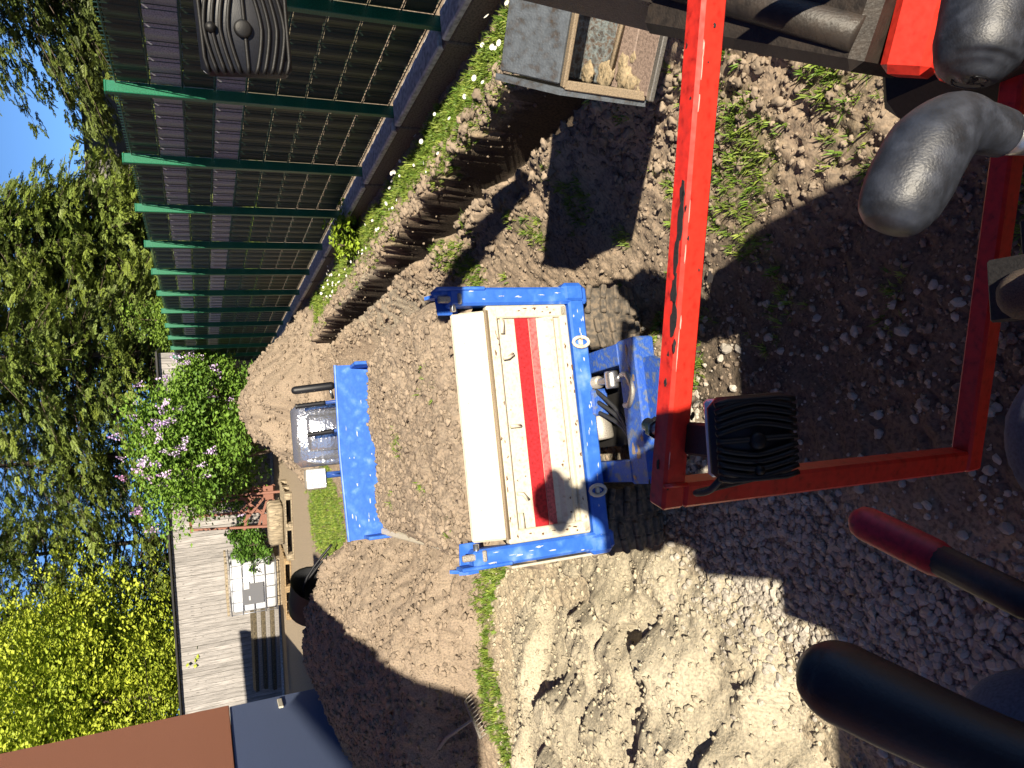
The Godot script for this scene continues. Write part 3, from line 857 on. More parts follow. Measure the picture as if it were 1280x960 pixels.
	for s in [-1.0, 1.0]:
		st = surf(true); limb(st, [seat + Vector3(s * 0.215, 1.0, 0.0), seat + Vector3(s * 0.215, 1.4, -0.02), seat + Vector3(s * 0.19, 1.58, -0.04)], [0.03, 0.035, 0.02], 10, 5); obj("seat_bolster", st, M.silver, back)
	st = surf(true); box(st, seat + Vector3(0, 0.97, 0.1), Vector3(0.5, 0.12, 0.42), Basis.IDENTITY, 0.05); obj("seat_cushion", st, M.silver, t)
	for q in [[0.27, 1.63], [0.05, 1.56]]:
		var p := seat + Vector3(q[0] - 0.02, 0.95, 0.2)
		var p2 := seat + Vector3(q[0] - 0.06, q[1], 0.17)
		st = surf(true); tube(st, [p, p.lerp(p2, 0.72)], 0.014, 10); var lv := obj("control_lever", st, M.rod, t)
		st = surf(true)
		var ps := []
		var rs := []
		for k in 15:
			ps.append(p.lerp(p2, 0.68 + 0.32 * k / 14.0)); rs.append(0.021 if k % 2 == 0 else 0.0165)
		tube(st, ps, rs, 12); obj("lever_grip", st, M.black, lv)
	st = surf(true)
	var cp := capsule_pts(seat + Vector3(0.37, 1.33, 0.02), seat + Vector3(0.355, 1.6, -0.02), 0.032, 0.032)
	tube(st, cp[0], cp[1], 14); var arm := obj("armrest", st, M.black, t)
	st = surf(true); tube(st, [seat + Vector3(0.28, 1.31, -0.06), seat + Vector3(0.36, 1.34, 0.0)], 0.012, 8); obj("armrest_bracket", st, M.steel, arm)
	var lp := seat + Vector3(-0.345, 1.5, 0.0)
	st = surf(true); box(st, lp, Vector3(0.165, 0.165, 0.07), Basis.IDENTITY, 0.02); var wl := obj("work_light", st, M.dull, t)
	st = surf(); box(st, lp + Vector3(0, 0, 0.036), Vector3(0.145, 0.145, 0.012), Basis.IDENTITY, 0.004); obj("lens", st, M.lens, wl)
	for i in 3:
		for j in 3:
			st = surf(true); lathe(st, lp + Vector3(-0.045 + 0.045 * i, -0.045 + 0.045 * j, 0.04), Vector3(0, 0, 1), [Vector2(0.02, 0), Vector2(0.016, 0.008), Vector2(0, 0.01)], 8); obj("led", st, M.lens, wl)
	st = surf(true); tube(st, [lp + Vector3(0.02, -0.08, 0), lp + Vector3(0.02, -0.2, 0.02)], 0.026, 10); obj("light_stem", st, M.rod, wl)
	# wheels
	for q in [[0.51, -0.4], [-0.53, -0.4], [0.51, -2.35], [-0.53, -2.35]]:
		var c := Vector3(q[0], 0.37, q[1])
		var sx := signf(q[0])
		st = surf(true)
		lathe(st, c - Vector3(0.16, 0, 0), Vector3.RIGHT, [Vector2(0.2, 0.02), Vector2(0.27, -0.005), Vector2(0.33, 0.01), Vector2(0.345, 0.05), Vector2(0.35, 0.16), Vector2(0.345, 0.27), Vector2(0.33, 0.31), Vector2(0.27, 0.325), Vector2(0.2, 0.3)], 40)
		var ty := obj("tyre", st, M.tyre, t)
		st = surf()
		for k in 26:
			var a := TAU * k / 26.0
			for s in [-1.0, 1.0]:
				var aa: float = a + (0.12 if s > 0 else 0.0)
				var r1 := 0.355
				var pts := []
				for u in [0.0, 0.5, 1.0]:
					var ang: float = aa + 0.1 * u * u
					pts.append(c + Vector3(s * (0.012 + 0.15 * u), cos(ang) * (r1 - 0.02 * u * u), sin(ang) * (r1 - 0.02 * u * u)))
				for u in 2:
					bar(st, pts[u], pts[u + 1], 0.03, 0.042, Vector3(0, -sin(aa), cos(aa)), 0.007)
		tag(obj("tread_lugs", st, M.tyre, ty), "", "", "", "stuff")
		st = surf(true); lathe(st, c + Vector3(sx * 0.1, 0, 0), Vector3(sx, 0, 0), [Vector2(0, -0.02), Vector2(0.1, -0.02), Vector2(0.13, 0.0), Vector2(0.19, 0.01), Vector2(0.215, 0.05)], 24); obj("rim", st, M.cream, ty)
	st = surf(true); tube(st, [Vector3(-0.5, 0.37, -0.4), Vector3(0.5, 0.37, -0.4)], 0.05, 10); obj("axle", st, M.dark, t)
	# the load
	var hx := lines([[-0.7, 0.7, 0.016]])
	var hz := lines([[-2.38, -0.02, 0.018]])
	var bed_soil := put("soil_load", grid_mesh(hx, hz, bed_soil_h, brown), M.soil)
	bed_soil.position = t.position
	bed_soil.rotation = t.rotation
	tag(bed_soil, "heap of brown soil filling the bed of the blue dumper", "soil heap")
	scatter("crumbs", "", "", 3600, func(q: RandomNumberGenerator) -> Vector2: return Vector2(q.randf_range(-0.62, 0.66), q.randf_range(-2.36, -0.05)), bed_soil_h, Vector2(0.003, 0.02), brown, M.clod, 9, bed_soil)

# ------------------------------------------------------------------ the machine the picture was taken from
func work_light(t: Node3D, c: Vector3, b: Basis, size: float) -> Node3D:
	var st := surf(true)
	box(st, c, Vector3(size, size, 0.035), b, 0.014)
	var l := obj("work_light", st, M.black, t)
	# heat sink fins curving round the centre
	for k in 11:
		var y := (k - 5) * size * 0.084
		st = surf(true)
		var p := []
		for i in 13:
			var x := (i - 6) / 6.0 * size * 0.47
			var bow := 0.16 * size * (1.0 - pow(absf(x) / (size * 0.47), 1.5)) * signf(y) * (1.0 if k != 5 else 0.0)
			p.append(c + b * Vector3(x, clampf(y + bow * 0.6, -size * 0.46, size * 0.46), 0.02))
		tube(st, p, 0.0042, 6); obj("cooling_fin", st, M.sink, l)
	st = surf(true); lathe(st, c + b * Vector3(0, size * 0.02, 0.014), b.z, [Vector2(size * 0.1, 0), Vector2(size * 0.095, 0.012), Vector2(size * 0.07, 0.014), Vector2(0, 0.014)], 24); obj("back_boss", st, M.sink, l)
	st = surf(true); lathe(st, c + b * Vector3(0, size * 0.36, 0.014), b.z, [Vector2(size * 0.06, 0), Vector2(size * 0.055, 0.012), Vector2(0, 0.013)], 16); obj("cable_gland", st, M.sink, l)
	st = surf(true); box(st, c + b * Vector3(0, 0, -0.024), Vector3(size * 0.94, size * 0.94, 0.014), b, 0.005); obj("lens", st, M.lens, l)
	return l

func make_excavator() -> void:
	var t := thing("excavator", "red mini excavator seen from its seat, with front guard frame, levers and digging bucket", "excavator")
	var st := surf()
	# front guard of square tube
	var tl := Vector3(-0.187, 1.63, -0.982)
	var tr := Vector3(0.69, 1.63, -0.77)
	var bl := Vector3(-0.2, 0.932, -0.985)
	var br := Vector3(0.69, 0.98, -0.77)
	var u := (tr - tl).normalized()
	var up := (tl - bl).normalized()
	var nrm := u.cross(up).normalized()
	var w := 0.041
	st = surf(); bar(st, tl - u * w * 0.5, tr + u * w * 0.5, w, w, nrm, 0.005); var top := obj("frame_tube", st, M.red, t)
	st = surf(); bar(st, tl - up * w * 0.5, bl + up * w * 0.5, w, w, u, 0.005); obj("frame_tube", st, M.red, t)
	st = surf(); bar(st, bl - u * w * 0.5, br + u * w * 0.5, w, w, nrm, 0.005); obj("frame_tube", st, M.red, t)
	st = surf(); bar(st, br - up * w * 0.5, tr - up * w * 0.5, w, w, u, 0.005); obj("frame_tube", st, M.red, t)
	# scraped paint on the upper faces of the top tube
	var sc := RandomNumberGenerator.new()
	sc.seed = 5
	for q in [[0.46, 0.03, 0.008, 0.01], [0.425, 0.06, 0.009, 0.013], [0.37, 0.07, 0.004, 0.011], [0.32, 0.05, 0.006, 0.014], [0.275, 0.055, 0.01, 0.015], [0.18, 0.012, 0.003, 0.006], [0.05, 0.014, 0.0, 0.006]]:
		var pts := PackedVector2Array()
		for k in 14:
			var a := TAU * k / 14.0
			var rr := sc.randf_range(0.6, 1.25)
			pts.append(Vector2(cos(a) * q[1] * 0.5 * rr, sin(a) * q[3] * 0.5 * rr))
		st = surf(); prism(st, pts, tl + u * q[0] + up * (w * 0.5) + nrm * q[2], u, -nrm, 0.0012); obj("paint_scrape", st, M.scuff, top)
	for q in [[0.34, 0.02, 0.01, -0.03], [0.13, 0.014, 0.008, -0.02], [0.24, 0.02, 0.006, 0.024]]:
		var pts := PackedVector2Array()
		for k in 10:
			var a := TAU * k / 10.0
			pts.append(Vector2(cos(a) * q[1] * 0.5, sin(a) * q[2] * 0.5) * sc.randf_range(0.6, 1.3))
		st = surf(); prism(st, pts, tl + u * q[0] + nrm * (w * 0.5) + up * q[3], u, up, 0.0012); obj("paint_scrape", st, M.scuff, top)
	st = surf(true); tube(st, [tl + u * 0.1 - nrm * (w * 0.5) + up * 0.012, tl + u * 0.1 - nrm * (w * 0.5 + 0.03) + up * 0.012], 0.011, 12); var bolt := obj("bolt", st, M.steel, top)
	st = surf(true); lathe(st, tl + u * 0.1 - nrm * (w * 0.5) + up * 0.012, -nrm, [Vector2(0.018, 0), Vector2(0.018, 0.011), Vector2(0.011, 0.013)], 6); obj("nut", st, M.steel, bolt)
	chips("paint_chip", top, tl + nrm * (w * 0.5 + 0.0002) - up * w * 0.5, u, up, Vector2(0.7, w), 5, Vector2(0.0035, 0.0022), M.scuff, 21)
	chips("paint_chip", top, tl + up * (w * 0.5 + 0.0002) - nrm * w * 0.5, u, nrm, Vector2(0.7, w), 6, Vector2(0.0045, 0.0022), M.scuff, 22)
	chips("paint_chip", top, tl + nrm * (w * 0.5 + 0.0002) + up * (w * 0.5 - 0.006), u, up, Vector2(0.7, 0.003), 9, Vector2(0.02, 0.0008), M.weld, 23)
	for e in [tr - u * w * 0.5, tl + u * w * 0.5]:
		st = surf(true); tube(st, [e + nrm * (w * 0.5) - up * w * 0.5, e + nrm * (w * 0.5) + up * w * 0.5], 0.004, 6); obj("weld_bead", st, M.red, top)
	# two lamps with ribbed backs
	var lc := Vector3(-0.094, 1.6, -0.815)
	var look := Basis.looking_at(Vector3(0.05, -0.35, -1).normalized())
	var l1 := work_light(t, lc, look.rotated(look.z, deg_to_rad(92)), 0.118)
	st = surf(); bar(st, Vector3(-0.1, 1.61, -0.955), lc + Vector3(-0.005, 0.03, -0.02), 0.05, 0.012, u); obj("bracket", st, M.dark, l1)
	st = surf(true); limb(st, [lc + Vector3(-0.03, 0.03, 0.0), lc + Vector3(-0.07, 0.05, -0.03), lc + Vector3(-0.085, 0.02, -0.1), lc + Vector3(-0.08, -0.1, -0.12)], [0.005, 0.005, 0.005, 0.005], 7, 5); obj("cable", st, M.rubber, l1)
	var l2 := work_light(t, Vector3(0.725, 2.177, -1.522), Basis.looking_at(Vector3(0.35, 0.0, -1).normalized()).rotated(Vector3(0, 0, 1), deg_to_rad(4)), 0.172)
	st = surf(); bar(st, Vector3(0.76, 2.17, -1.54), Vector3(1.12, 2.18, -1.73), 0.03, 0.05, Vector3.UP); obj("bracket", st, M.dark, l2)
	# levers
	st = surf(true); limb(st, [Vector3(0.15, 1.45, -0.2), Vector3(0.15, 1.7, -0.31), Vector3(0.151, 1.782, -0.3335)], [0.008, 0.008, 0.008], 12, 4); var jr := obj("control_lever", st, M.steel, t)
	st = surf(true)
	limb(st, [Vector3(0.1505, 1.775, -0.3325), Vector3(0.151, 1.779, -0.333), Vector3(0.155, 1.798, -0.3365), Vector3(0.156, 1.817, -0.341), Vector3(0.142, 1.836, -0.347), Vector3(0.12, 1.849, -0.3525), Vector3(0.104, 1.857, -0.356), Vector3(0.096, 1.86, -0.3572), Vector3(0.0905, 1.862, -0.358), Vector3(0.0875, 1.8632, -0.3586), Vector3(0.0862, 1.8637, -0.3589)], [0.006, 0.016, 0.0175, 0.023, 0.0275, 0.028, 0.0258, 0.0225, 0.0175, 0.0105, 0.002], 28, 6)
	obj("lever_grip", st, M.grip, jr)
	st = surf(true); tube(st, [Vector3(0.1498, 1.757, -0.3275), Vector3(0.1505, 1.776, -0.333)], 0.0135, 16); obj("collar", st, M.steel, jr)
	st = surf(true); limb(st, [Vector3(0.30, 1.45, -0.3), Vector3(0.31, 1.66, -0.385)], [0.01, 0.01], 10, 3); var jk := obj("control_lever", st, M.steel, t)
	st = surf(true)
	limb(st, [Vector3(0.2235, 1.704, -0.4045), Vector3(0.2243, 1.704, -0.4045), Vector3(0.2265, 1.7035, -0.404), Vector3(0.231, 1.702, -0.4037), Vector3(0.2385, 1.7, -0.403), Vector3(0.252, 1.697, -0.4), Vector3(0.28, 1.69, -0.396), Vector3(0.32, 1.685, -0.392), Vector3(0.345, 1.682, -0.388)], [0.002, 0.0095, 0.017, 0.0245, 0.031, 0.035, 0.036, 0.034, 0.028], 28, 5)
	obj("lever_grip", st, M.grip, jk)
	st = surf(true); tube(st, [Vector3(-0.26, 1.45, -0.15), Vector3(-0.25, 1.86, -0.25)], 0.01, 10); var jl := obj("control_lever", st, M.steel, t)
	st = surf(true)
	limb(st, [Vector3(-0.2025, 1.9325, -0.3935), Vector3(-0.2028, 1.932, -0.392), Vector3(-0.2036, 1.9308, -0.389), Vector3(-0.205, 1.929, -0.3845), Vector3(-0.207, 1.926, -0.379), Vector3(-0.2105, 1.921, -0.369), Vector3(-0.22, 1.907, -0.342), Vector3(-0.236, 1.88, -0.295), Vector3(-0.25, 1.845, -0.24)], [0.001, 0.0085, 0.015, 0.0205, 0.0242, 0.0268, 0.0262, 0.0235, 0.022], 28, 5)
	obj("lever_grip", st, M.black, jl)
	st = surf(true); tube(st, [Vector3(-0.196, 1.642, -0.515), Vector3(-0.215, 1.655, -0.42), Vector3(-0.24, 1.6, -0.25)], 0.0155, 14); var bl_ := obj("blade_lever", st, M.rubber, t)
	st = surf(true)
	cp_tube(st, Vector3(-0.172, 1.655, -0.58), Vector3(-0.197, 1.642, -0.512), 0.0185)
	obj("lever_sleeve", st, tri(mat(0.5, 0.014, 0.03, 0.5), 5.0, M.stripe_red.albedo_texture), bl_)
	# floor, seat and body behind the camera
	st = surf(); box(st, Vector3(-0.1, 1.08, 0.12), Vector3(1.3, 0.04, 1.36)); box(st, Vector3(0.08, 1.075, -0.66), Vector3(0.26, 0.03, 0.2)); obj("cab_floor", st, M.dark, t)
	st = surf(); box(st, Vector3(0.1, 1.115, -0.74), Vector3(0.1, 0.03, 0.1)); obj("pedal", st, M.dark, t)
	st = surf(true); box(st, Vector3(-0.2, 1.52, 0.17), Vector3(0.5, 0.12, 0.5), Basis.IDENTITY, 0.05); box(st, Vector3(-0.2, 1.28, 0.2), Vector3(0.4, 0.38, 0.4), Basis.IDENTITY, 0.03); obj("seat", st, M.dark, t)
	st = surf(true); box(st, Vector3(-0.2, 1.78, 0.5), Vector3(0.46, 0.46, 0.1), Basis(Vector3.RIGHT, -0.12), 0.05); obj("seat_backrest", st, M.dark, t)
	st = surf(); box(st, Vector3(-1.0, 1.27, 0.86), Vector3(1.05, 0.66, 0.6), Basis.IDENTITY, 0.05); obj("side_cover", st, M.red, t)
	st = surf(); box(st, Vector3(0.6, 1.42, 0.86), Vector3(1.02, 0.86, 0.6), Basis.IDENTITY, 0.05); obj("engine_cover", st, M.red, t)
	st = surf(); box(st, Vector3(-0.1, 0.92, 0.5), Vector3(1.9, 0.28, 1.7), Basis.IDENTITY, 0.04); obj("turntable_frame", st, M.red, t)
	for x in [-0.75, 0.7]:
		st = surf(true)
		var p := []
		for k in 24:
			var a := TAU * k / 24.0
			p.append(Vector2(signf(cos(a)) * 0.75 + cos(a) * 0.3, 0.32 + sin(a) * 0.3))
		prism(st, PackedVector2Array(p), Vector3(x + 0.15, 0.0, 0.6), Vector3(0, 0, 1), Vector3.UP, 0.3)
		obj("track", st, M.rubber, t)
	# boom at the right
	st = surf(); bar(st, Vector3(0.575, 1.14, -0.91), Vector3(0.85, 1.257, -1.38), 0.155, 0.18, Vector3(1, 0, 0.5), 0.02); bar(st, Vector3(0.85, 1.257, -1.38), Vector3(1.4, 3.0, -2.05), 0.11, 0.16, Vector3(1, 0, 0), 0.02); obj("boom", st, M.boom, t)
	st = surf(true); tube(st, [Vector3(0.56, 1.22, -0.92), Vector3(0.85, 1.34, -1.32)], 0.032, 16); obj("boom_cylinder", st, M.boom, t)
	st = surf(true); limb(st, [Vector3(0.565, 1.15, -0.92), Vector3(0.585, 1.16, -0.95), Vector3(0.62, 1.17, -1.0)], [0.02, 0.026, 0.024], 14, 4); obj("hose_end", st, M.steel, t)
	st = surf(); box(st, Vector3(0.555, 1.125, -0.885), Vector3(0.13, 0.1, 0.08), Basis(Vector3.RIGHT, 0.5).rotated(Vector3.UP, -0.4), 0.014); obj("pivot_casting", st, M.red, t)
	st = surf(); box(st, Vector3(0.535, 1.065, -0.845), Vector3(0.13, 0.07, 0.06), Basis(Vector3.RIGHT, 0.5).rotated(Vector3.UP, -0.4), 0.012); obj("pivot_casting", st, M.red, t)
	st = surf(); box(st, Vector3(0.62, 0.92, -0.85), Vector3(0.3, 0.25, 0.4), Basis.IDENTITY, 0.03); obj("swing_bracket", st, M.dark, t)
	st = surf(); bar(st, Vector3(1.4, 3.0, -2.05), Vector3(1.5, 1.3, -2.45), 0.09, 0.13, Vector3(1, 0, 0.4), 0.015); obj("dipper_arm", st, M.boom, t)
	st = surf(); bar(st, Vector3(1.46, 1.9, -2.55), Vector3(1.5, 1.3, -2.52), 0.05, 0.1, Vector3(1, 0, 0.4), 0.01); obj("bucket_link", st, M.dull, t)
	st = surf(true); tube(st, [Vector3(1.4, 2.6, -2.3), Vector3(1.46, 1.9, -2.55)], 0.035, 12); obj("bucket_cylinder", st, M.steel, t)
	# bucket: a bent shell between two side plates, mouth towards the seat
	var o := Vector3(1.035, 0, -2.27)
	var wd := Vector3(0.86, 0, 0.51)          # along its width, away from the corner
	var fd := Vector3(-0.51, 0, 0.86)         # towards the seat
	var shell := [Vector2(0.165, 0.822), Vector2(0.05, 0.838), Vector2(-0.06, 0.865), Vector2(-0.15, 0.93), Vector2(-0.17, 1.02), Vector2(-0.16, 1.12), Vector2(-0.145, 1.25), Vector2(0.06, 1.115)]
	var names_ := ["cutting_plate", "bottom_plate", "back_plate", "back_plate", "back_plate", "back_plate", "top_plate"]
	var mats_ := [M.bucket_floor, M.bucket_floor, M.bucket_in, M.bucket_in, M.bucket_in, M.bucket_in, M.bucket]
	var bw := 0.62
	var bk: MeshInstance3D = null
	for k in shell.size() - 1:
		st = surf()
		var a: Vector2 = shell[k]
		var b: Vector2 = shell[k + 1]
		bar(st, o + fd * a.x + Vector3.UP * a.y + wd * bw * 0.5, o + fd * b.x + Vector3.UP * b.y + wd * bw * 0.5, bw, 0.018, wd, 0.004)
		if bk == null: bk = obj("bucket", st, mats_[k], t)
		else: obj(names_[k], st, mats_[k], bk)
	for e in [0.0, bw]:
		var outl := PackedVector2Array()
		for q in [Vector2(0.14, 0.812), Vector2(0.04, 0.823), Vector2(-0.08, 0.85), Vector2(-0.17, 0.92), Vector2(-0.19, 1.02), Vector2(-0.175, 1.14), Vector2(-0.155, 1.265), Vector2(0.07, 1.115)]: outl.append(q)
		st = surf(); prism(st, outl, o + wd * (e - 0.012), fd, Vector3.UP, 0.022); obj("side_plate", st, M.bucket, bk)
	st = surf(); bar(st, o + fd * 0.067 + Vector3.UP * 1.102 - wd * 0.01, o + fd * 0.067 + Vector3.UP * 1.102 + wd * (bw + 0.01), 0.03, 0.016, fd, 0.004); obj("top_lip", st, M.edge, bk)
	st = surf(); bar(st, o + fd * 0.175 + Vector3.UP * 0.822 - wd * 0.01, o + fd * 0.175 + Vector3.UP * 0.822 + wd * (bw + 0.01), 0.028, 0.018, fd, 0.003); obj("cutting_edge", st, M.bright_edge, bk)
	st = surf(); bar(st, o + fd * 0.14 + Vector3.UP * 0.822, o + fd * 0.07 + Vector3.UP * 1.1, 0.03, 0.022, wd, 0.003); obj("side_lip", st, M.edge, bk)
	st = surf(true); tube(st, [o + fd * -0.03 + Vector3.UP * 0.88 + wd * 0.02, o + fd * 0.0 + Vector3.UP * 0.86 + wd * bw], 0.012, 8); obj("weld_seam", st, M.edge, bk)
	var mud := Node3D.new()
	st = surf(true)
	for q in [[0.02, 0.852, 0.04, 0.034], [0.06, 0.842, 0.03, 0.028], [-0.06, 0.88, 0.035, 0.04], [0.09, 0.832, 0.045, 0.022], [0.0, 0.85, 0.085, 0.03], [-0.1, 0.93, 0.03, 0.03], [0.1, 0.83, 0.02, 0.02], [0.045, 0.84, 0.11, 0.02]]:
		var c: Vector3 = o + fd * q[0] + Vector3.UP * q[1] + wd * q[2]
		var sm := SphereMesh.new(); sm.radius = 1; sm.height = 2; sm.radial_segments = 28; sm.rings = 16
		var ar := sm.surface_get_arrays(0)
		for i in ar[Mesh.ARRAY_INDEX]:
			var p: Vector3 = ar[Mesh.ARRAY_VERTEX][i]
			st.set_color(Color(0.34, 0.27, 0.17))
			st.add_vertex(c + p * Vector3(1.25, 0.5, 1.25) * q[3] * (1.0 + 0.35 * n_fine.get_noise_3dv(p * 0.08 + c) + 0.12 * n_fine.get_noise_3dv(p * 0.3 + c)))
	mud.free()
	st.generate_normals()
	var md := put("bucket_mud", st.commit(), M.soil)
	tag(md, "lumps of sticky pale mud left inside the excavator bucket", "mud")

func cp_tube(st: SurfaceTool, a: Vector3, b: Vector3, r: float) -> void:
	var c := capsule_pts(a, b, r, r)
	tube(st, c[0], c[1], 18)

# ------------------------------------------------------------------ the person at the levers
func body_mesh(bones: Array, cell: float, k: float) -> ArrayMesh:
	# bones: [a, b, ra, rb]; smooth union, surface nets
	var lo := Vector3.ONE * 1e9
	var hi := -lo
	for b in bones:
		for e in 2:
			lo = lo.min(b[e] - Vector3.ONE * (b[2 + e] + 3 * cell)); hi = hi.max(b[e] + Vector3.ONE * (b[2 + e] + 3 * cell))
	var n := Vector3i(((hi - lo) / cell).ceil()) + Vector3i.ONE
	var f := PackedFloat32Array()
	f.resize(n.x * n.y * n.z)
	f.fill(1e3)
	for b in bones:
		var a: Vector3 = b[0]
		var d: Vector3 = b[1] - a
		var l2 := maxf(d.length_squared(), 1e-8)
		var m: float = maxf(b[2], b[3]) + 3.5 * cell + k
		var p0 := Vector3i(((a.min(b[1]) - Vector3.ONE * m - lo) / cell).floor()).clamp(Vector3i.ZERO, n - Vector3i.ONE)
		var p1 := Vector3i(((a.max(b[1]) + Vector3.ONE * m - lo) / cell).ceil()).clamp(Vector3i.ZERO, n - Vector3i.ONE)
		for z in range(p0.z, p1.z + 1):
			for y in range(p0.y, p1.y + 1):
				for x in range(p0.x, p1.x + 1):
					var p := lo + Vector3(x, y, z) * cell
					var t := clampf((p - a).dot(d) / l2, 0, 1)
					var v: float = p.distance_to(a + d * t) - lerpf(b[2], b[3], t)
					var i := (z * n.y + y) * n.x + x
					var o := f[i]
					var h := maxf(k - absf(o - v), 0.0) / k
					f[i] = minf(o, v) - h * h * k * 0.25
	var id := PackedInt32Array()
	id.resize(f.size())
	id.fill(-1)
	var verts := PackedVector3Array()
	var sx := 1
	var sy := n.x
	var sz := n.x * n.y
	var offs := [0, sx, sy, sx + sy, sz, sx + sz, sy + sz, sx + sy + sz]
	var cor := [Vector3(0, 0, 0), Vector3(1, 0, 0), Vector3(0, 1, 0), Vector3(1, 1, 0), Vector3(0, 0, 1), Vector3(1, 0, 1), Vector3(0, 1, 1), Vector3(1, 1, 1)]
	var edges := [[0, 1], [2, 3], [4, 5], [6, 7], [0, 2], [1, 3], [4, 6], [5, 7], [0, 4], [1, 5], [2, 6], [3, 7]]
	for z in n.z - 1:
		for y in n.y - 1:
			for x in n.x - 1:
				var i := z * sz + y * sy + x
				var s := 0
				for c in 8: if f[i + offs[c]] < 0: s += 1
				if s == 0 or s == 8: continue
				var sum := Vector3.ZERO
				var cnt := 0
				for e in edges:
					var a := f[i + offs[e[0]]]
					var b := f[i + offs[e[1]]]
					if (a < 0) != (b < 0):
						sum += cor[e[0]].lerp(cor[e[1]], a / (a - b)); cnt += 1
				id[i] = verts.size()
				verts.append(lo + (Vector3(x, y, z) + sum / cnt) * cell)
	var idx := PackedInt32Array()
	for z in range(1, n.z - 1):
		for y in range(1, n.y - 1):
			for x in range(1, n.x - 1):
				var i := z * sz + y * sy + x
				for ax in 3:
					var st: int = [sx, sy, sz][ax]
					var u: int = [sy, sz, sx][ax]
					var w: int = [sz, sx, sy][ax]
					var a := f[i] < 0
					if a == (f[i + st] < 0): continue
					var q := [id[i], id[i - u], id[i - u - w], id[i - w]]
					if q.has(-1): continue
					if a: idx.append_array([q[0], q[1], q[2], q[0], q[2], q[3]])
					else: idx.append_array([q[0], q[2], q[1], q[0], q[3], q[2]])
	var stt := SurfaceTool.new()
	stt.begin(Mesh.PRIMITIVE_TRIANGLES)
	stt.set_smooth_group(0)
	for i in idx: stt.add_vertex(verts[i])
	stt.index()
	stt.generate_normals()
	return stt.commit()

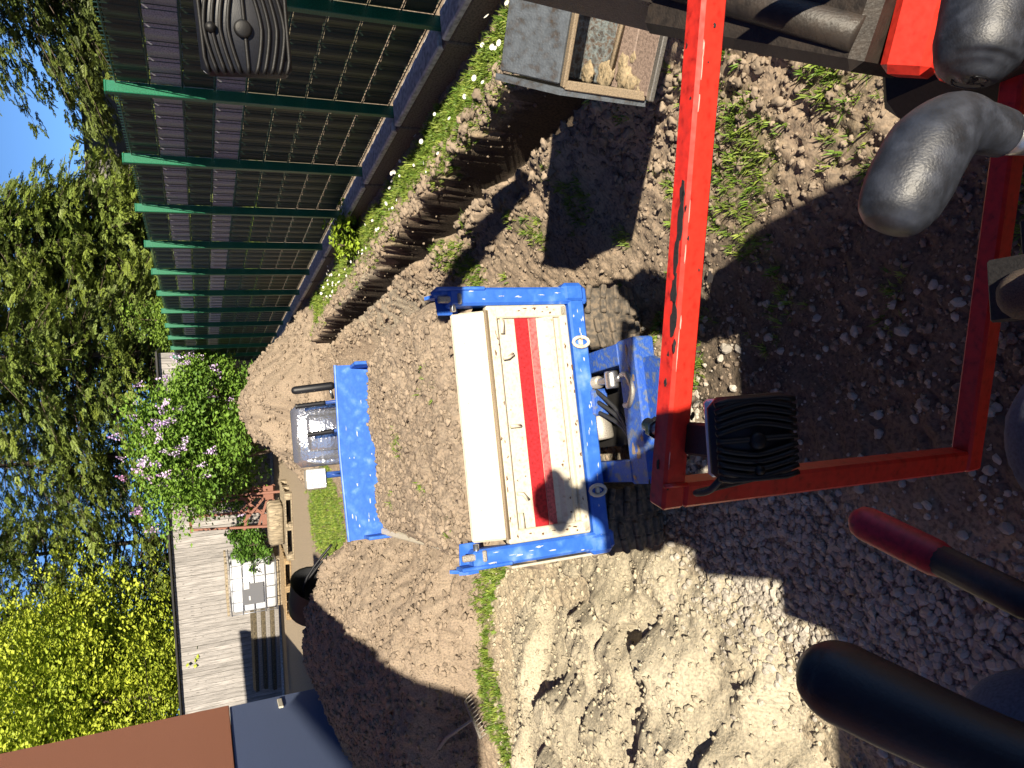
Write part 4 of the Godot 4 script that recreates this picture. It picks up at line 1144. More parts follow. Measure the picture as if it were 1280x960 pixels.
func make_person() -> void:
	var t := thing("person", "person in dark jacket and grey work trousers seated at the excavator levers, knees showing", "person")
	var hipl := Vector3(-0.31, 1.66, 0.16)
	var hipr := Vector3(-0.1, 1.66, 0.14)
	var kr := Vector3(-0.07, 1.68, -0.325)
	var kl := Vector3(-0.345, 1.66, -0.4)
	var ar := Vector3(0.085, 1.18, -0.58)
	var al := Vector3(-0.37, 1.19, -0.5)
	var chest := Vector3(-0.1, 2.14, 0.26)
	var shl := Vector3(-0.27, 2.32, 0.28)
	var shr := Vector3(0.06, 2.34, 0.28)
	var neck := Vector3(-0.04, 2.43, 0.27)
	var head := Vector3(0.0, 2.6, 0.26)
	var ell := Vector3(-0.33, 2.0, 0.1)
	var elr := Vector3(0.115, 2.02, 0.12)
	var hl := Vector3(-0.045, 2.24, 0.055)
	var hr := Vector3(0.055, 2.26, 0.05)
	put("legs", body_mesh([[hipl, kl, 0.1, 0.066], [hipr, kr, 0.1, 0.063], [kl, al, 0.062, 0.05], [kr, ar, 0.06, 0.05], [hipl, hipr, 0.12, 0.12], [Vector3(-0.2, 1.68, 0.17), Vector3(-0.19, 1.8, 0.2), 0.15, 0.14]], 0.02, 0.05), M.denim, t)
	put("jacket", body_mesh([[Vector3(-0.19, 1.76, 0.2), chest, 0.155, 0.16], [chest, neck, 0.14, 0.075], [shl, shr, 0.085, 0.085], [shl, ell, 0.068, 0.054], [ell, hl + Vector3(-0.01, -0.06, 0.03), 0.052, 0.038], [shr, elr, 0.068, 0.054], [elr, hr + Vector3(0.01, -0.06, 0.03), 0.052, 0.038]], 0.02, 0.04), M.jacket, t)
	# head and hands on finer grids, the fingers closed round the phone
	var f := Vector3(0, -0.1, -1).normalized()
	var b := [[head + Vector3(0, 0.03, 0.02), head + Vector3(0, 0.02, -0.02), 0.088, 0.082], [head + Vector3(0, -0.05, -0.03), head + Vector3(0, -0.085, -0.055), 0.062, 0.036], [neck, head + Vector3(0, -0.06, 0.02), 0.055, 0.056],
		[head + Vector3(0, 0.0, -0.095), head + Vector3(0, -0.03, -0.115), 0.011, 0.016], [head + Vector3(-0.018, -0.058, -0.092), head + Vector3(0.018, -0.058, -0.092), 0.01, 0.01],
		[head + Vector3(-0.085, 0.01, 0.01), head + Vector3(-0.09, -0.03, 0.0), 0.016, 0.012], [head + Vector3(0.085, 0.01, 0.01), head + Vector3(0.09, -0.03, 0.0), 0.016, 0.012],
		[head + Vector3(-0.045, 0.028, -0.088), head + Vector3(0.045, 0.028, -0.088), 0.012, 0.012]]
	var face := put("head", body_mesh(b, 0.0065, 0.02), M.skin, t)
	var st := surf(true)
	for s in [-0.033, 0.033]: lathe(st, head + Vector3(s, 0.008, -0.09), Vector3(0, 0, -1), [Vector2(0.012, 0), Vector2(0.009, 0.006), Vector2(0, 0.009)], 12)
	obj("eyes", st, M.white, face)
	st = surf(true)
	lathe(st, head + Vector3(0, 0.05, 0.0), Vector3(0, 1, -0.1).normalized(), [Vector2(0.15, -0.012), Vector2(0.155, -0.004), Vector2(0.105, 0.006), Vector2(0.098, 0.05), Vector2(0.075, 0.085), Vector2(0, 0.095)], 28)
	obj("sun_hat", st, M.jacket, t)
	for s in [-1.0, 1.0]:
		var h: Vector3 = hl if s < 0 else hr
		var hb := [[h + Vector3(s * 0.012, -0.06, 0.03), h + Vector3(s * 0.006, -0.03, 0.012), 0.03, 0.028], [h + Vector3(s * 0.004, -0.03, 0.012), h + Vector3(0, 0.025, 0.002), 0.026, 0.022]]
		for k in 4:
			var y := -0.028 + 0.022 * k
			var l: float = [0.8, 0.96, 1.0, 0.9][k]
			var p0 := h + Vector3(s * 0.006, y, -0.008)
			var p1 := p0 + Vector3(-s * 0.012, 0.002, -0.03) * l
			var p2 := p1 + Vector3(-s * 0.028, 0.001, -0.006) * l
			hb.append([p0, p1, 0.0095, 0.0088]); hb.append([p1, p2, 0.0088, 0.0075])
		var q0 := h + Vector3(0, -0.02, 0.02)
		var q1 := q0 + Vector3(-s * 0.024, 0.022, 0.012)
		hb.append([q0, q1, 0.0125, 0.011]); hb.append([q1, q1 + Vector3(-s * 0.02, 0.022, 0.004), 0.011, 0.0085])
		put("hand", body_mesh(hb, 0.004, 0.008), M.skin, t)
	for q in [[ar, Vector3(0.02, 0, -1)], [al, Vector3(-0.05, 0, -1)]]:
		var a: Vector3 = q[0]
		put("boot", body_mesh([[a + Vector3(0, 0.03, 0), a + Vector3(0, -0.05, 0.02), 0.056, 0.05], [a + Vector3(0, -0.045, 0.02), a + Vector3(0, -0.05, 0) + q[1] * 0.15, 0.046, 0.04]], 0.012, 0.03), M.boot, t)
	st = surf(true); box(st, Vector3(0.004, 2.3, 0.032), Vector3(0.075, 0.158, 0.009), Basis(Vector3.RIGHT, deg_to_rad(-23)), 0.004)
	tag(obj("phone", st, M.black), "slim black phone held up in both hands of the seated person", "phone")

# ------------------------------------------------------------------ fence, walls, buildings
func fx(z: float) -> float: return 2.78 + 0.0915 * z
const FD := Vector3(-0.0911, 0, -0.9958)      # along the fence, away from the camera
const FN := Vector3(0.9958, 0, -0.0911)       # out of the yard

func make_fence() -> void:
	var t := thing("garden_fence", "dark green wire mesh fence with woven privacy strips, two rows of them grey", "fence")
	var step := 1.25
	var z0 := -5.72
	var row := 0.212
	var y0 := 0.8
	# one woven strip, shared by all panels
	var st := surf(false)
	var n := 50
	for i in n:
		var a := float(i) / n * (step - 0.05)
		var b := float(i + 1) / n * (step - 0.05)
		var oa := 0.011 * sin(PI * a / 0.1)
		var ob := 0.011 * sin(PI * b / 0.1)
		for s in [0.0015, -0.0015]:
			poly(st, [FD * a + FN * (oa + s), FD * b + FN * (ob + s), FD * b + FN * (ob + s) + Vector3.UP * (row - 0.02), FD * a + FN * (oa + s) + Vector3.UP * (row - 0.02)], FN * s)
	st.generate_normals()
	var strip := st.commit()
	# one panel of wire
	st = surf(false)
	for i in 26:
		var p := FD * (0.05 * i)
		tube(st, [p + FN * 0.0 + Vector3.UP * -0.02, p + Vector3.UP * (row * 9 + 0.02)], 0.0032, 4, false)
	for k in 10:
		for s in [-0.016, 0.016]:
			var p: Vector3 = FN * s + Vector3.UP * (row * k - 0.008)
			tube(st, [p, p + FD * (step - 0.03)], 0.0045, 4, false)
	st.generate_normals()
	var wires := st.commit()
	for i in range(-3, 12):
		var z := z0 - step * 0.9958 * i
		var at := Vector3(fx(z), 0, z)
		st = surf()
		box(st, Vector3(0, 1.64, 0), Vector3(0.082, 2.24, 0.05), Basis(Vector3.UP, 0.0915), 0.004)
		box(st, Vector3(0, 2.765, 0), Vector3(0.086, 0.014, 0.054), Basis(Vector3.UP, 0.0915), 0.004)
		var p := obj("post", st, M.post, t)
		p.position = at - FN * 0.045
		if i == 11: break
		var w := put("wire_mesh", wires, M.wire, t)
		w.position = at + FD * 0.02 + Vector3.UP * y0
		for k in 9:
			var s := put("privacy_strip", strip, M.strip_grey if k == 5 or k == 7 else M.strip_dark, t)
			s.position = at + FD * 0.025 + Vector3.UP * (y0 + row * k)
	# the low concrete wall it stands on
	var c := thing("concrete_kerb", "low pale concrete wall under the green mesh fence", "kerb")
	for i in range(-3, 11):
		var z := z0 - step * 0.9958 * i
		var at := Vector3(fx(z), 0, z)
		st = surf()
		var dy := rng.randf_range(-0.006, 0.006)
		box(st, at + FD * (step * 0.5) - FN * 0.085 + Vector3.UP * (0.48 + dy), Vector3(0.19, 0.46, step - 0.07), Basis(Vector3.UP, 0.0915), 0.012)
		obj("kerb_section", st, M.kerb_base, c)
		st = surf()
		box(st, at + FD * (step * 0.5) - FN * 0.085 + Vector3.UP * (0.735 + dy), Vector3(0.2, 0.05, step - 0.08), Basis(Vector3.UP, 0.0915), 0.01)
		obj("kerb_coping", st, M.concrete, c)
		st = surf()
		box(st, at - FN * 0.13 + Vector3.UP * 0.51, Vector3(0.13, 0.44, 0.09), Basis(Vector3.UP, 0.0915), 0.008)
		obj("kerb_joint", st, M.kerb_base, c)

func make_timber_wall() -> void:
	var t := thing("timber_wall", "weathered pale grey shed wall of upright boards behind the yard", "shed wall")
	var a := Vector3(1.25, 0.6, -19.35)
	var b := Vector3(-8.3, 0.6, -20.6)
	var d := (b - a).normalized()
	var nrm := Vector3(d.z, 0, -d.x)
	if nrm.z < 0: nrm = -nrm
	var bs := Basis(d, Vector3.UP, d.cross(Vector3.UP))
	var l := a.distance_to(b)
	var x := 0.0
	while x < l - 0.05:
		var w := rng.randf_range(0.105, 0.135)
		var st := surf()
		box(st, Vector3.ZERO, Vector3(w - 0.006, rng.randf_range(2.5, 2.52), 0.025), Basis.IDENTITY, 0.004)
		var o := obj("board", st, M.boards[rng.randi() % 5], t)
		o.transform = Transform3D(bs * Basis(Vector3.FORWARD, rng.randf_range(-0.003, 0.003)), a + d * (x + w * 0.5) + Vector3(0, 1.26, 0) + nrm * rng.randf_range(-0.006, 0.008))
		x += w
	var st := surf()
	box(st, a + d * l * 0.5 + Vector3(0, 1.25, 0) - nrm * 0.06, Vector3(l, 2.48, 0.06), bs)
	obj("backing", st, M.dark, t)
	st = surf()
	box(st, a + d * l * 0.5 + Vector3(0, 2.535, 0) - nrm * 0.8, Vector3(l + 0.1, 0.045, 1.9), bs * Basis(Vector3.RIGHT, 0.02))
	obj("roof_edge", st, M.dark, t)
	st = surf()
	box(st, a + d * l * 0.5 + Vector3(0, 0.0, 0) + nrm * 0.0, Vector3(l, 0.24, 0.12), bs)
	obj("footing", st, M.concrete, t)

func make_house() -> void:
	var t := thing("house", "house wall, orange brown render above a smooth blue grey plinth", "house")
	var c := Vector3(-4.66, 0, -12.3)
	var w := Vector3(-0.06, 0, 1).normalized()
	var n := Vector3(w.z, 0, -w.x)
	var b := Basis(n, Vector3.UP, w)
	var st := surf(); box(st, c + w * 6.0 - n * 4.0 + Vector3(0, 4.0, 0), Vector3(8.0, 3.72, 12.0), b, 0.01); obj("upper_wall", st, M.render_orange, t)
	st = surf(); box(st, c + w * 6.012 - n * 4.02 + Vector3(0, 1.06, 0), Vector3(8.0, 2.14, 12.0), b, 0.01); obj("plinth", st, M.render_blue, t)
	st = surf(); box(st, c + w * 0.3 + n * -0.01 + Vector3(0, 1.41, 0), Vector3(0.03, 0.07, 0.28), b, 0.006); obj("wall_plate", st, M.cream, t)
	st = surf(); box(st, c + w * 6.0 - n * 4.1 + Vector3(0, 5.93, 0), Vector3(8.4, 0.16, 12.3), b, 0.02); obj("roof", st, M.roof, t)
	st = surf(); box(st, Vector3(-2.3, 5.5, -0.4), Vector3(2.2, 0.2, 7.4), Basis.IDENTITY, 0.02)  # unseen slab and beams, added to throw the shadow on the ground
	for z in [0.2, 2.2]: bar(st, Vector3(-5.2, 5.45, z), Vector3(-3.3, 5.45, z), 0.12, 0.12)
	obj("added_shade_slab", st, M.roof, t)
	# neighbour's gable beyond the fence
	var g2 := thing("neighbour_house", "grey pebble dashed house end beyond the fence under the spruce branches", "house", Vector3(10.6, 0, -27.5), 0.1)
	var ou := PackedVector2Array([Vector2(-3.6, 0), Vector2(3.6, 0), Vector2(3.6, 5.3), Vector2(-3.6, 5.15)])
	st = surf(); prism(st, ou, Vector3.ZERO, Vector3.RIGHT, Vector3.UP, -5.0); obj("wall", st, M.render_grey, g2)
	st = surf(); bar(st, Vector3(-3.62, 5.18, -2.5), Vector3(3.62, 5.33, -2.5), 5.06, 0.05, Vector3(0, 0, 1)); obj("coping", st, M.roof, g2)

# ------------------------------------------------------------------ things at the back of the yard
func make_pallet(label: String, at: Vector3, turn: float, size: Vector2, mtl: Material, group: String) -> Node3D:
	var t := thing("pallet", label, "pallet", at, turn, group)
	for k in 7:
		var st := surf(); box(st, Vector3(0, 0.133, (k - 3) * size.y / 7.0), Vector3(size.x, 0.022, size.y / 7.0 - 0.03)); obj("deck_board", st, mtl, t)
	for i in 3:
		for j in 3:
			var st := surf(); box(st, Vector3((i - 1) * (size.x * 0.5 - 0.07), 0.075, (j - 1) * (size.y * 0.5 - 0.07)), Vector3(0.14, 0.094, 0.14)); obj("block", st, mtl, t)
		var st2 := surf(); box(st2, Vector3(0, 0.014, (i - 1) * (size.y * 0.5 - 0.07)), Vector3(size.x, 0.022, 0.13)); obj("base_board", st2, mtl, t)
	return t

func make_back_yard() -> void:
	var gy := 0.66
	make_pallet("pale wooden pallet under the log slab, beside the lilac", Vector3(-2.55, gy, -16.3), -0.2, Vector2(1.45, 1.0), M.pallet, "pallets along the timber wall")
	make_pallet("fresh yellowish pallet in front of the white water tank", Vector3(-4.05, gy, -17.3), -0.22, Vector2(1.45, 1.0), M.plank_new, "pallets along the timber wall")
	# pale thick slab with rounded edges
	var st := surf(true)
	for k in 3: box(st, Vector3(0, 0.15, -0.16 + 0.16 * k), Vector3(0.86 + 0.03 * (k % 2), 0.3, 0.155), Basis.IDENTITY, 0.045)
	var lg := obj("log_slab", st, M.pallet)
	lg.position = Vector3(-2.6, gy + 0.15, -16.35); lg.rotation.y = -0.2
	tag(lg, "pale rounded slab of sawn log lying on the pallet beside the lilac", "log")
	# water tank in a cage
	var t := thing("water_tank", "white plastic water tank in a grey tube cage, plants growing in its top", "water tank", Vector3(-4.25, gy + 0.15, -18.75), -0.22)
	st = surf(true); box(st, Vector3(0, 0.55, 0), Vector3(1.18, 1.0, 0.95), Basis.IDENTITY, 0.06); obj("tank", st, M.tank, t)
	for k in 5:
		st = surf(true); tube(st, [Vector3(-0.6 + 0.3 * k, 0.03, 0.505), Vector3(-0.6 + 0.3 * k, 1.07, 0.505)], 0.011, 8); obj("cage_tube", st, M.cage, t)
	for k in 5:
		var y := 0.06 + 0.25 * k
		st = surf(true); tube(st, [Vector3(-0.61, y, -0.5), Vector3(-0.61, y, 0.515), Vector3(0.61, y, 0.515), Vector3(0.61, y, -0.5)], 0.011, 8); obj("cage_tube", st, M.cage, t)
	st = surf(); box(st, Vector3(-0.12, 0.58, 0.522), Vector3(0.52, 0.46, 0.008), Basis.IDENTITY, 0.002); var pl := obj("label_plate", st, M.cage, t)
	st = surf(); box(st, Vector3(0.1, 0.72, 0.529), Vector3(0.17, 0.12, 0.006), Basis.IDENTITY, 0.002); obj("white_sticker", st, M.white, pl)
	st = surf(); box(st, Vector3(-0.22, 0.66, 0.529), Vector3(0.1, 0.035, 0.006), Basis.IDENTITY, 0.002); obj("white_sticker", st, M.white, pl)
	for k in 3:
		st = surf(); box(st, Vector3(0, 1.13, -0.35 + 0.35 * k), Vector3(1.3, 0.05, 0.13)); obj("top_board", st, M.pallet, t)
	for k in 2:
		st = surf(); box(st, Vector3(0, -0.02, -0.3 + 0.6 * k), Vector3(1.2, 0.1, 0.14)); obj("skid", st, M.pallet, t)
	# pile of long planks in the shade
	var pls := ["topmost long plank of the weathered stack in the shade by the shed wall", "second plank from the top of the weathered stack by the shed wall", "third plank from the top of the weathered stack by the shed wall", "fourth plank from the top, mossy, in the stack by the shed wall", "fifth plank from the top, mossy, in the stack by the shed wall", "lowest plank of the weathered stack in the shade by the shed wall"]
	for k in 6:
		st = surf(); box(st, Vector3.ZERO, Vector3(2.25 - 0.06 * (k % 3), 0.085, 0.22), Basis.IDENTITY, 0.006)
		var o := obj("timber_plank", st, M.plank_old if k % 2 == 0 else M.boards[3])
		o.position = Vector3(-6.05 + 0.03 * (k % 2), gy + 0.72 - 0.1 * k, -19.35 + 0.05 * k)
		o.rotation = Vector3(0.25, -0.14, -0.012)
		tag(o, pls[k], "plank", "stacked planks by the shed wall")
	# lattice of a brown garden trellis
	t = thing("wooden_trellis", "reddish brown wooden lattice frame leaning beside the lilac against the shed", "trellis", Vector3(-2.45, gy, -17.95), -0.15)
	var rails := [[-0.42, 1.95, 0.42, 1.98, 0.0], [-0.48, 0.2, -0.36, 1.9, 0.0], [-0.1, 0.3, -0.05, 1.95, 0.02], [0.25, 0.3, 0.2, 2.0, 0.02], [-0.5, 0.85, 0.5, 0.6, 0.03], [-0.45, 0.15, 0.3, 0.9, 0.05], [0.5, 0.15, -0.3, 0.85, 0.07], [-0.45, 0.55, 0.5, 0.2, 0.09], [0.45, 0.2, 0.42, 1.15, 0.0], [-0.5, 0.2, 0.5, 0.17, 0.02], [-0.05, 0.9, 0.5, 0.35, 0.06]]
	for q in rails:
		st = surf(); bar(st, Vector3(q[0], q[1], q[4]), Vector3(q[2], q[3], q[4]), 0.055, 0.03, Vector3(1, 0.3, 0)); obj("lath", st, M.rail, t)
	for q in [[-0.55, 0.35], [0.1, 0.3]]:
		st = surf(); box(st, Vector3(q[0] + 0.25, q[1], 0.15), Vector3(0.32, 0.22, 0.04)); obj("lath_panel", st, M.rail, t)
	for x in [-0.4, 0.4]:
		st = surf(); bar(st, Vector3(x, 0.0, 0.35), Vector3(x * 0.9, 1.98, -0.03), 0.05, 0.05); obj("leg", st, M.rail, t)
	# dark wheelbarrow in the shade
	t = thing("wheelbarrow", "black wheelbarrow tipped over on the path behind the soil heap", "wheelbarrow", Vector3(-2.75, 0.63, -10.55), 0.5)
	st = surf(true)
	lathe(st, Vector3(0, 0.34, 0), Vector3(0.55, -0.2, 0.8).normalized(), [Vector2(0.22, -0.32), Vector2(0.3, -0.3), Vector2(0.34, -0.1), Vector2(0.37, 0.18), Vector2(0.385, 0.2), Vector2(0.36, 0.18), Vector2(0.31, -0.08), Vector2(0.2, -0.27), Vector2(0, -0.29)], 22)
	obj("tray", st, M.rubber, t)
	for s in [-0.2, 0.2]:
		st = surf(true); limb(st, [Vector3(0.5, 0.12, s + 0.4), Vector3(0.1, 0.5, s), Vector3(-0.45, 0.42, s * 0.7 - 0.3)], [0.018, 0.018, 0.018], 8, 5); obj("handle", st, M.black, t)
	st = surf(true)
	var ring := []
	for k in 25: ring.append(Vector3(-0.42 + cos(TAU * k / 24) * 0.16, 0.3 + sin(TAU * k / 24) * 0.16, -0.25))
	tube(st, ring, 0.045, 10); var ty := obj("tyre", st, M.rubber, t)
	st = surf(true); lathe(st, Vector3(-0.42, 0.3, -0.28), Vector3(0, 0, 1), [Vector2(0, 0), Vector2(0.12, 0), Vector2(0.12, 0.06), Vector2(0, 0.06)], 16); obj("hub", st, M.black, ty)
	# garden rake
	t = thing("garden_rake", "metal garden rake lying on the shaded soil heap, teeth towards the grass", "rake")
	var ra := Vector3(-2.78, 0.28, -6.27)
	var rb := Vector3(-3.02, 0.24, -6.02)
	st = surf(); bar(st, ra, rb, 0.025, 0.02, Vector3.UP); obj("head", st, M.dull, t)
	for k in 11:
		var p := ra.lerp(rb, k / 10.0)
		st = surf(true); tube(st, [p, p + Vector3(0.04, 0.0, 0.05), p + Vector3(0.07, -0.03, 0.07)], [0.006, 0.005, 0.003], 6); obj("tooth", st, M.dull, t)
	st = surf(true); tube(st, [ra.lerp(rb, 0.5), Vector3(-3.15, 0.42, -6.45), Vector3(-3.9, 0.62, -7.15), Vector3(-4.4, 0.7, -7.6)], [0.012, 0.017, 0.018, 0.018], 10); obj("handle", st, M.dull, t)
	# pale board on the ground in the house's shade
	st = surf(); box(st, Vector3.ZERO, Vector3(1.6, 0.03, 0.14)); var bd := obj("loose_board", st, M.boards[2])
	bd.position = Vector3(-4.25, gy + 0.04, -14.3); bd.rotation.y = -0.25
	tag(bd, "narrow pale board lying on the path in the shade of the house", "board")

func make_plants() -> void:
	for k in 3: sprays.append(spray(60 + k))
	# conifers behind the wall
	var cg := Color(0.105, 0.148, 0.026)
	conifer("tall dense dark conifer right behind the fence end and lilac", Vector3(1.6, 0.3, -24.5), 14.0, 3.0, 0.1, 13000, 1, cg, 0.41)
	conifer("tall conifer beyond the middle of the green fence, top against blue sky", Vector3(5.4, 0.3, -25.5), 9.6, 2.9, 0.12, 12500, 2, cg * 1.05, 0.4)
	conifer("broad conifer between the two tall ones beyond the fence", Vector3(3.9, 0.3, -28.0), 12.5, 3.3, 0.1, 12500, 3, cg * 0.9, 0.42)
	conifer("airy conifer behind the lilac with sky showing through", Vector3(-1.5, 0.3, -26.5), 13.0, 3.0, 0.1, 7200, 4, cg * 0.95, 0.4)
	conifer("thin conifer behind the left half of the shed roof", Vector3(-4.6, 0.3, -28.5), 12.0, 3.0, 0.08, 6500, 5, cg * 0.9, 0.4)
	conifer("dark conifer half hidden by the bright maple", Vector3(-7.6, 0.3, -30), 12.0, 3.2, 0.08, 8500, 6, cg * 0.85, 0.42)
	conifer("spruce with drooping boughs reaching in over the fence from the right", Vector3(11.9, 0.3, -20.5), 13.0, 5.2, 0.18, 30000, 7, cg * 0.65, 0.42, 0.0, "")
	# maple in fresh leaf
	var mc: Array[Mesh] = [leaf_clump(11, 0.22, 0.115, 1, 0.85), leaf_clump(11, 0.25, 0.125, 2, 0.8), leaf_clump(10, 0.2, 0.105, 3, 0.9)]
	leafy("maple_tree", "bright yellow green maple in fresh leaf rising behind the shed and house", "tree", Vector3(-9.8, 0.3, -25.6), Vector3(10.0, 10.0, 7.0), 15000, mc, M.leaf_maple, Color(0.19, 0.26, 0.016), Color(0.42, 0.47, 0.04), 21, 9, 2.0)
	# lilac
	var lc: Array[Mesh] = [leaf_clump(8, 0.15, 0.1, 11, 0.7), leaf_clump(8, 0.13, 0.09, 12, 0.75)]
	var li := leafy("lilac_bush", "lilac bush in flower with pale purple panicles beside the shed wall", "bush", Vector3(-0.75, 0.6, -17.3), Vector3(3.0, 3.1, 1.9), 5200, lc, M.leaf_lilac, Color(0.07, 0.15, 0.018), Color(0.18, 0.31, 0.035), 31, 9, 2.5)
	var st := surf(false)
	var r := RandomNumberGenerator.new()
	r.seed = 8
	for k in 46:
		var f := r.randf()
		var a := r.randf() * TAU
		var p := Vector3(cos(a) * 0.065 * (1.0 - f) , f * 0.2, sin(a) * 0.065 * (1.0 - f))
		var e := Vector3(r.randfn(), r.randfn() + 0.5, r.randfn()).normalized() * 0.017
		var s := e.cross(Vector3(0.3, 1, 0.2)).normalized() * 0.017
		for q in [[p - s, p + e, p + s], [p - s, p + s, p - e]]:
			for v in q: st.add_vertex(v)
	st.generate_normals()
	var pan := st.commit()
	var list := []
	var cols := []
	var lobes: Array = li.get_meta("lobes")
	li.remove_meta("lobes")
	var n := 0
	while n < 170:
		var lb: Array = lobes[r.randi() % lobes.size()]
		var v := Vector3(r.randfn() * 1.0, r.randfn() * 0.6 + 0.7, r.randfn() * 0.7 + 0.7).normalized()
		var p: Vector3 = lb[0] + v * lb[1] * Vector3(1, 0.95, 0.75) * 1.02
		if p.y < 0.9: continue
		list.append(Transform3D(Basis.from_euler(Vector3(r.randfn() * 0.4, r.randf() * 6, r.randfn() * 0.4)).scaled(Vector3.ONE * r.randf_range(0.8, 1.4)), p))
		var c := Color(0.55, 0.4, 0.68).lerp(Color(0.66, 0.54, 0.76), r.randf())
		if p.x < -0.5 and p.y > 1.6: c = c.lerp(Color(0.52, 0.2, 0.42), r.randf() * 0.8)
		cols.append(c)
		n += 1
	multi("flower_panicles", pan, M.petal, list, cols, li)
	for o in get_children():
		if o.has_meta("lobes"): o.remove_meta("lobes")
	# shrub between the fence end and the trees
	var sh := leafy("leafy_shrub", "small fresh green shrub peeping over the far end of the fence", "bush", Vector3(1.9, 0.5, -21.3), Vector3(2.2, 3.4, 1.6), 1500, lc, M.leaf_lilac, Color(0.08, 0.14, 0.02), Color(0.17, 0.27, 0.03), 33, 5, 2.0)
	sh.remove_meta("lobes")
	# plants in and beside the tank
	var pc: Array[Mesh] = [leaf_clump(8, 0.09, 0.09, 15, 0.8)]
	var p1 := leafy("leafy_plant", "green leafy plant growing beside the white water tank", "plant", Vector3(-3.35, 0.75, -18.4), Vector3(0.9, 1.25, 0.6), 420, pc, M.leaf_plant, Color(0.05, 0.12, 0.015), Color(0.12, 0.24, 0.03), 35, 5, 2.0)
	p1.remove_meta("lobes")
	var p2 := leafy("leafy_plant", "low bright green leafy plant with yellow flowers at the kerb", "plant", Vector3(1.72, 0.5, -8.1), Vector3(0.6, 0.42, 0.9), 160, [leaf_clump(7, 0.05, 0.055, 16, 0.85)], M.leaf_plant, Color(0.12, 0.2, 0.015), Color(0.26, 0.36, 0.02), 36, 5, 3.0)
	p2.remove_meta("lobes")

